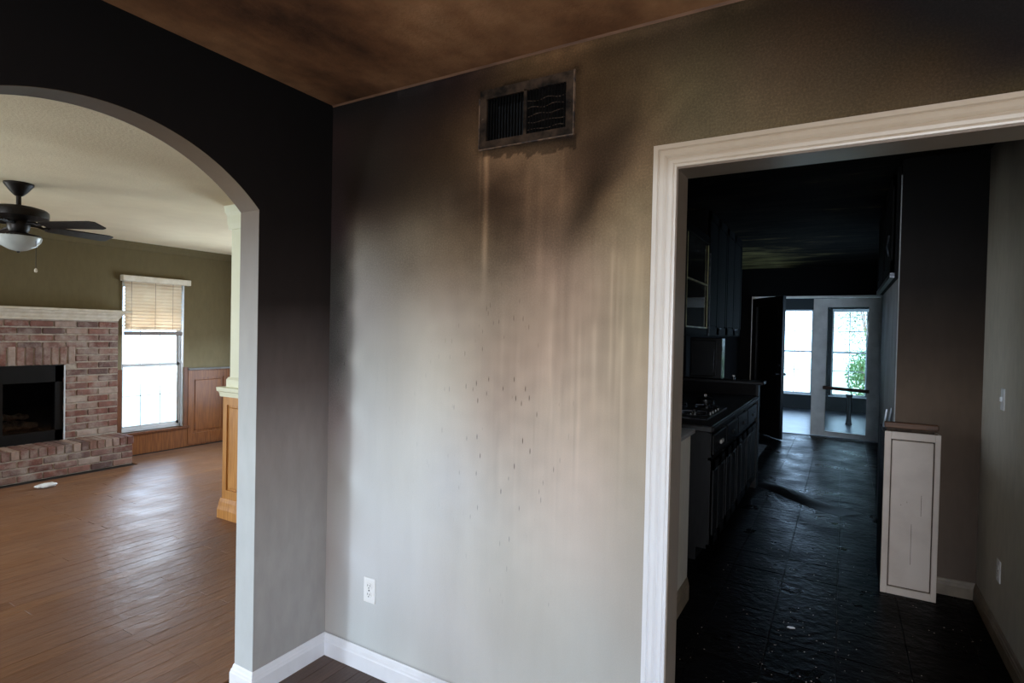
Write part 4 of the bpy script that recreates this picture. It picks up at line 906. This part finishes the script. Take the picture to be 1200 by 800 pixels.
# cabinet over the alcove on the right
oc = thing('wall_cabinet', 'dark cabinet hung high over the alcove beside the pantry wall', 'cabinet', (XP, 5.2, 1.96))
MB().box(XP-.025, XP-.0045, YP+.03, 6.03, 1.955, 2.66).build('face_frame', M_kcab2, oc)
for k in range(2):
    a0 = YP+.06+.82*k; a1 = a0+.78
    dr = MB().box(XP-.045, XP-.025, a0, a0+.06, 2.0, 2.62).box(XP-.045, XP-.025, a1-.06, a1, 2.0, 2.62).box(XP-.045, XP-.025, a0, a1, 2.0, 2.07).box(XP-.045, XP-.025, a0, a1, 2.55, 2.62).box(XP-.035, XP-.025, a0, a1, 2.0, 2.62).build('door', M_kcab2, oc)
    MB().bbox(XP-.043, XP-.033, a0+.07, a1-.07, 2.08, 2.54, .006).build('raised_panel', M_kcab2, dr)
MB().box(XP-.05, XP-.025, YP+.03, 6.03, 1.955, 1.985).build('bottom_rail', M_steel, oc)
MB().tube([(XP-.055, YP+.10, 2.10), (XP-.066, YP+.11, 2.16), (XP-.055, YP+.12, 2.24)], .006, 6).build('hinge', M_steel, oc)

# white gutted cabinet by the pantry wall
wc = thing('broken_cabinet', 'scuffed off-white narrow cabinet standing against the brown pantry wall', 'cabinet', (.376, 4.24, 0))
fy = 4.15; x0, x1, zt_ = .238, .517, .995
MB().box(x0, x0+.018, fy+.016, 4.63, 0, zt_-.02).build('left_side', M_kcab, wc)
MB().box(x1-.018, x1, fy+.016, YP-.002, 0, zt_-.01).build('right_side', M_wcab, wc)
MB().box(x0+.018, x1-.018, fy+.03, YP-.004, .06, .08).build('bottom_board', M_wcab, wc)
MB().bbox(x0, x0+.034, fy, fy+.018, .0, zt_, .002).build('stile', M_wcab, wc); MB().bbox(x1-.028, x1, fy, fy+.018, .0, zt_, .002).build('stile', M_wcab, wc)
MB().bbox(x0+.034, x1-.028, fy, fy+.018, zt_-.045, zt_, .002).build('rail', M_wcab, wc); MB().bbox(x0+.034, x1-.028, fy, fy+.018, .0, .045, .002).build('rail', M_wcab, wc)
MB().box(x0+.03, x1-.024, fy+.012, fy+.016, .04, zt_-.04).build('groove_backing', M_wcabedge, wc)
MB().bbox(x0+.040, x1-.034, fy+.002, fy+.014, .052, zt_-.052, .003).build('front_panel', M_wcab, wc)
sr = MB()
for (xa, za, xb, zb) in ((.385, .44, .387, .20), (.43, .62, .45, .50), (.33, .55, .335, .553), (.36, .57, .365, .574)):
    sr.box(xa, xa+.0018, fy+.0008, fy+.0025, min(za, zb), max(za, zb)+.004)
sr.build('scratches', M_wcabedge, wc)
MB().bbox(x0+.006, x1+.004, YP-.05, YP-.004, 1.0, 1.035, .004).build('wood_slab', M_woodslab, wc)
MB().box(x0+.018, x1-.018, YP-.04, YP-.004, .0, 1.0).build('back_board', M_wcabedge, wc)
for (n, yy, zz, rx, lb) in ((0, 4.52, .975, .6, 'lower pale laminate splinter standing behind the off-white cabinet'), (1, 4.60, 1.06, .55, 'upper pale laminate splinter leaning on the alcove panel')):
    o = MB().prism([(-.035, 0), (.035, .0), (.02, .085), (-.03, .12)], 0, -.004, .004).build('splinter', M_scrap); o.location = (x0+.012+n*.03, yy, .975 if n == 0 else .978); o.rotation_euler = (0, .12, .0); tag(o, lb, 'debris')

# buckled floor ridge
rg = MB(); n = 26; pts0 = []
P0, P1 = Vector((-.72, 6.52, 0)), Vector((.10, 5.80, 0)); dr_ = (P1-P0).normalized(); nr = Vector((-dr_.y, dr_.x, 0))
vs = []; fs = []; Kk = 7
for i in range(n+1):
    t = i/n; c = P0+(P1-P0)*t+nr*(.03*math.sin(t*7)); hgt = .045*math.sin(PI*min(1, t*1.15+.08))**.8*(1-.35*t) if t < .97 else .004
    for q in range(Kk):
        u = q/(Kk-1)*2-1; vs.append(c+nr*(u*.13)+Vector((0, 0, .001+max(0, hgt)*(1-u*u)*(1+.2*mnoise.noise(Vector((t*14, u*2, 0)))))))
for i in range(n):
    for q in range(Kk-1): fs.append((i*Kk+q, i*Kk+q+1, (i+1)*Kk+q+1, (i+1)*Kk+q))
base = len(vs); vs2 = [Vector((v.x, v.y, -.002)) for v in vs]
rg.add(vs+vs2, fs+[tuple(base+k for k in f[::-1]) for f in fs])
o = rg.build('soot_ridge', M_kcab, smooth=True); tag(o, 'low black ridge of debris running across the tiled kitchen floor', 'debris', kind='stuff')
# plaster chips
random.seed(5); ch = MB()
for k in range(240):
    x = random.uniform(-.72, .7); y = random.uniform(2.1, 4.6) if k < 330 else random.uniform(4.6, 6)
    if x > .2 and y > 4.05: continue
    if k % 3 == 0: x = random.gauss(-.1, .2); y = random.gauss(3.0, .35)
    if not (-.7 < x < .7): continue
    s = random.uniform(.001, .0035)*(1.6 if random.random() < .06 else 1)
    a_ = random.uniform(0, 6.3); c, s_ = math.cos(a_)*s, math.sin(a_)*s; hz = s*.6
    ch.add([(x+c*1.6, y+s_*1.6, .0005), (x-s_, y+c, .0005), (x-c*1.3, y-s_*1.3, .0005), (x+s_, y-c, .0005), (x, y, .0005+hz)], [(0, 1, 4), (1, 2, 4), (2, 3, 4), (3, 0, 4), (3, 2, 1, 0)])
o = ch.build('plaster_chips', M_wcab); tag(o, 'tiny pale plaster chips strewn over the dark kitchen tiles', 'debris', kind='stuff')
for k, (x, y, s, lb) in enumerate(((-.20, 3.36, .014, 'largest pale plaster flake on the dark tiles, near the half wall'), (-.30, 2.72, .012, 'long pale plaster flake on the dark tiles just beyond the casing'))):
    o = MB().prism([(-1.4*s, -.3*s), (-.2*s, -.7*s), (1.5*s, -.2*s), (.9*s, .6*s), (-.8*s, .5*s)], 2, 0, .004).build('plaster_flake', M_plate); o.location = (x, y, .0004); o.rotation_euler = (0, 0, .4*k+.2); tag(o, lb, 'debris')

# ------------------------------------------------------------------ french doors and the sunroom beyond
d1 = thing('door_1', 'blackened french door leaf standing open into the kitchen', 'door', (-1.30, YD, 0)); d1['kind'] = 'structure'
wd = .92
MB().box(0, .13, -.022, .022, .01, 2.195).box(wd-.13, wd, -.022, .022, .01, 2.195).box(.13, wd-.13, -.022, .022, .01, .25).box(.13, wd-.13, -.022, .022, 2.06, 2.195).build('door_frame', M_bfrench, d1, local=True)
MB().box(.125, wd-.125, -.006, .006, .245, 2.065).build('sooted_pane', M_kblack, d1, local=True)
for s in (-1, 1): MB().tube([(wd-.065, s*.022, 1.0), (wd-.065, s*.06, 1.0), (wd-.065, s*.075, 1.0)], [.012, .012, .026], 12).build('door_knob', M_steel, d1, local=True)
MB().tube([(wd-.065, -.022, 1.14), (wd-.065, -.035, 1.14)], .022, 12).build('deadbolt', M_steel, d1, local=True)
d1.rotation_euler = (0, 0, -math.radians(55))
d2 = thing('door_2', 'smoke-greyed white french door with full glass and a brown bar', 'door', (.473, YD-.02, 0)); d2['kind'] = 'structure'
wd = .895
MB().box(-.135, 0, -.022, .022, .012, 2.195).box(-wd, -wd+.20, -.022, .022, .012, 2.195).box(-wd+.20, -.135, -.022, .022, .012, .09).box(-wd+.20, -.135, -.022, .022, 2.06, 2.195).build('door_frame', M_wfrench, d2, local=True)
MB().box(-wd+.185, -wd+.20, -.028, .028, .08, 2.07).box(-.135, -.12, -.028, .028, .08, 2.07).build('glazing_bead', M_wfrench, d2, local=True)
MB().box(-wd+.195, -.13, -.004, .004, .085, 2.065).build('pane', M_dglass, d2, local=True)
MB().tube([(-wd+.17, -.05, .785), (-.10, -.05, .765)], .027, 10).build('push_bar', M_bar, d2, local=True)
for xx, zz in ((-wd+.19, .785), (-.12, .766)): MB().box(xx-.012, xx+.012, -.05, -.02, zz-.014, zz+.014).build('bar_bracket', M_bar, d2, local=True)
d2.rotation_euler = (0, 0, -math.radians(8))

YS = 14.0
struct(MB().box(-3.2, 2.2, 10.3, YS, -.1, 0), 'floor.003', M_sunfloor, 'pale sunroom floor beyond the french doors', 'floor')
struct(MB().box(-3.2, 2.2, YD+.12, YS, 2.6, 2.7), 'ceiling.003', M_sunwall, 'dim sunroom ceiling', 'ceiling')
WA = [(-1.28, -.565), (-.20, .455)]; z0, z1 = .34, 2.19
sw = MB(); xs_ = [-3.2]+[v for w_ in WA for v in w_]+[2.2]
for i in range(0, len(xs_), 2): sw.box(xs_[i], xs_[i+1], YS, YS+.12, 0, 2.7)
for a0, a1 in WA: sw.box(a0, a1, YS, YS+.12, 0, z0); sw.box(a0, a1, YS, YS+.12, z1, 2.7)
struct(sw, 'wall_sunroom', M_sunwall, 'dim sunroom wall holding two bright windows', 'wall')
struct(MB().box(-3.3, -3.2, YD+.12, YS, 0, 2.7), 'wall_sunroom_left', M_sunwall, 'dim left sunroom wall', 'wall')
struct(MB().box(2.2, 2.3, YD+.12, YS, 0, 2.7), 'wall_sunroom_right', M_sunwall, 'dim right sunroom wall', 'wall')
wl_ = ['bright window straight beyond the open black door', 'window seen through the glass of the grey french door']
for i, (a0, a1) in enumerate(WA):
    t = thing('window_%d' % (i+2), wl_[i], 'window', ((a0+a1)/2, YS+.06, z0)); t['kind'] = 'structure'
    ya, yb = YS+.04, YS+.08
    MB().box(a0, a0+.03, ya, yb, z0, z1).box(a1-.03, a1, ya, yb, z0, z1).box(a0, a1, ya, yb, z0, z0+.03).box(a0, a1, ya, yb, z1-.03, z1).build('window_frame', M_vinyl, t)
    zr = 1.27
    MB().box(a0+.03, a1-.03, ya, yb, zr-.02, zr+.02).build('meeting_rail', M_vinyl, t)
    mu = MB().box((a0+a1)/2-.007, (a0+a1)/2+.007, ya+.015, yb-.015, z0, z1).box(a0, a1, ya+.015, yb-.015, .86, .874).box(a0, a1, ya+.015, yb-.015, 1.72, 1.734)
    mu.build('muntin', M_vinyl, t)
    MB().box(a0+.02, a1-.02, ya+.018, ya+.022, z0+.02, z1-.02).build('pane', M_glass, t)
    MB().bbox(a0-.04, a1+.04, YS-.05, YS+.04, z0-.025, z0, .004).build('window_sill', M_vinyl, t)
b2 = thing('window_blind', 'raised blind at the top of the window behind the grey french door', 'blind', (.13, YS-.03, 2.2))
MB().bbox(-.2, .455, YS-.06, YS-.005, 2.14, 2.2, .004).build('headrail', M_vinyl, b2)
s_ = MB().box(-.32, .32, -.012, .012, -.001, .001).build('slat', M_blind, b2, local=True); sm2 = s_.data; bpy.data.objects.remove(s_)
for k in range(12): piece('slat', sm2, b2, (.127, YS-.03, 2.125-.032*k), rot=(-.35, 0, 0))
MB().bbox(-.195, .45, YS-.05, YS-.012, 1.715, 1.735, .004).build('bottom_rail', M_vinyl, b2)
# dark post stand seen low through the glass
stn = thing('plant_stand', 'slender dark post stand on the sunroom floor behind the glass door', 'stand', (.13, 12.0, 0))
MB().lathe((.13, 12.0, 0), [(.055, 0), (.055, .015), (.045, .04), (.04, .06)], 18).build('foot', M_iron, stn, smooth=True)
MB().lathe((.13, 12.0, .05), [(.045, 0), (.036, .1), (.05, .25), (.04, .42), (.06, .5)], 18).build('post', M_iron, stn, smooth=True)

# ------------------------------------------------------------------ outdoors
struct(MB().box(-40, XF-.2, -30, 40, -.4, -.25).box(XF-.2, 30, 14.3, 60, -.4, -.25), 'ground', M_grass, 'nearly white lawn outside the windows', 'lawn')
def shrub(loc, r, h, label, seed):
    random.seed(seed); t = thing('shrub', label, 'shrub', loc)
    st = MB()
    for k in range(5):
        a_ = k*1.3; st.tube([loc, (loc[0]+.1*r*math.cos(a_), loc[1]+.1*r*math.sin(a_), loc[2]+h*.4), (loc[0]+.5*r*math.cos(a_), loc[1]+.5*r*math.sin(a_), loc[2]+h*.8)], [.03, .02, .01], 6)
    st.build('stems', M_oak_d, t)
    lv = MB()
    for k in range(1600):
        d = Vector((random.gauss(0, 1), random.gauss(0, 1), random.gauss(0, 1))).normalized()*(random.random()**.4)
        p = Vector((loc[0]+d.x*r, loc[1]+d.y*r, loc[2]+h*.55+d.z*h*.5)); a_ = Vector((random.gauss(0, 1), random.gauss(0, 1), random.gauss(0, 1))).normalized(); b_ = a_.orthogonal().normalized()
        s = .05; lv.add([p-a_*s, p+b_*s*.45, p+a_*s, p-b_*s*.45], [(0, 1, 2, 3)])
    o = lv.build('foliage', M_leaf, t); o['kind'] = 'stuff'
shrub((.62, 18.2, -.25), .55, 1.5, 'round green shrub outside the window behind the glass door', 3)
shrub((.75, 21.0, -.25), .9, 4.2, 'tall light-green bush farther out behind the glass door window', 4)
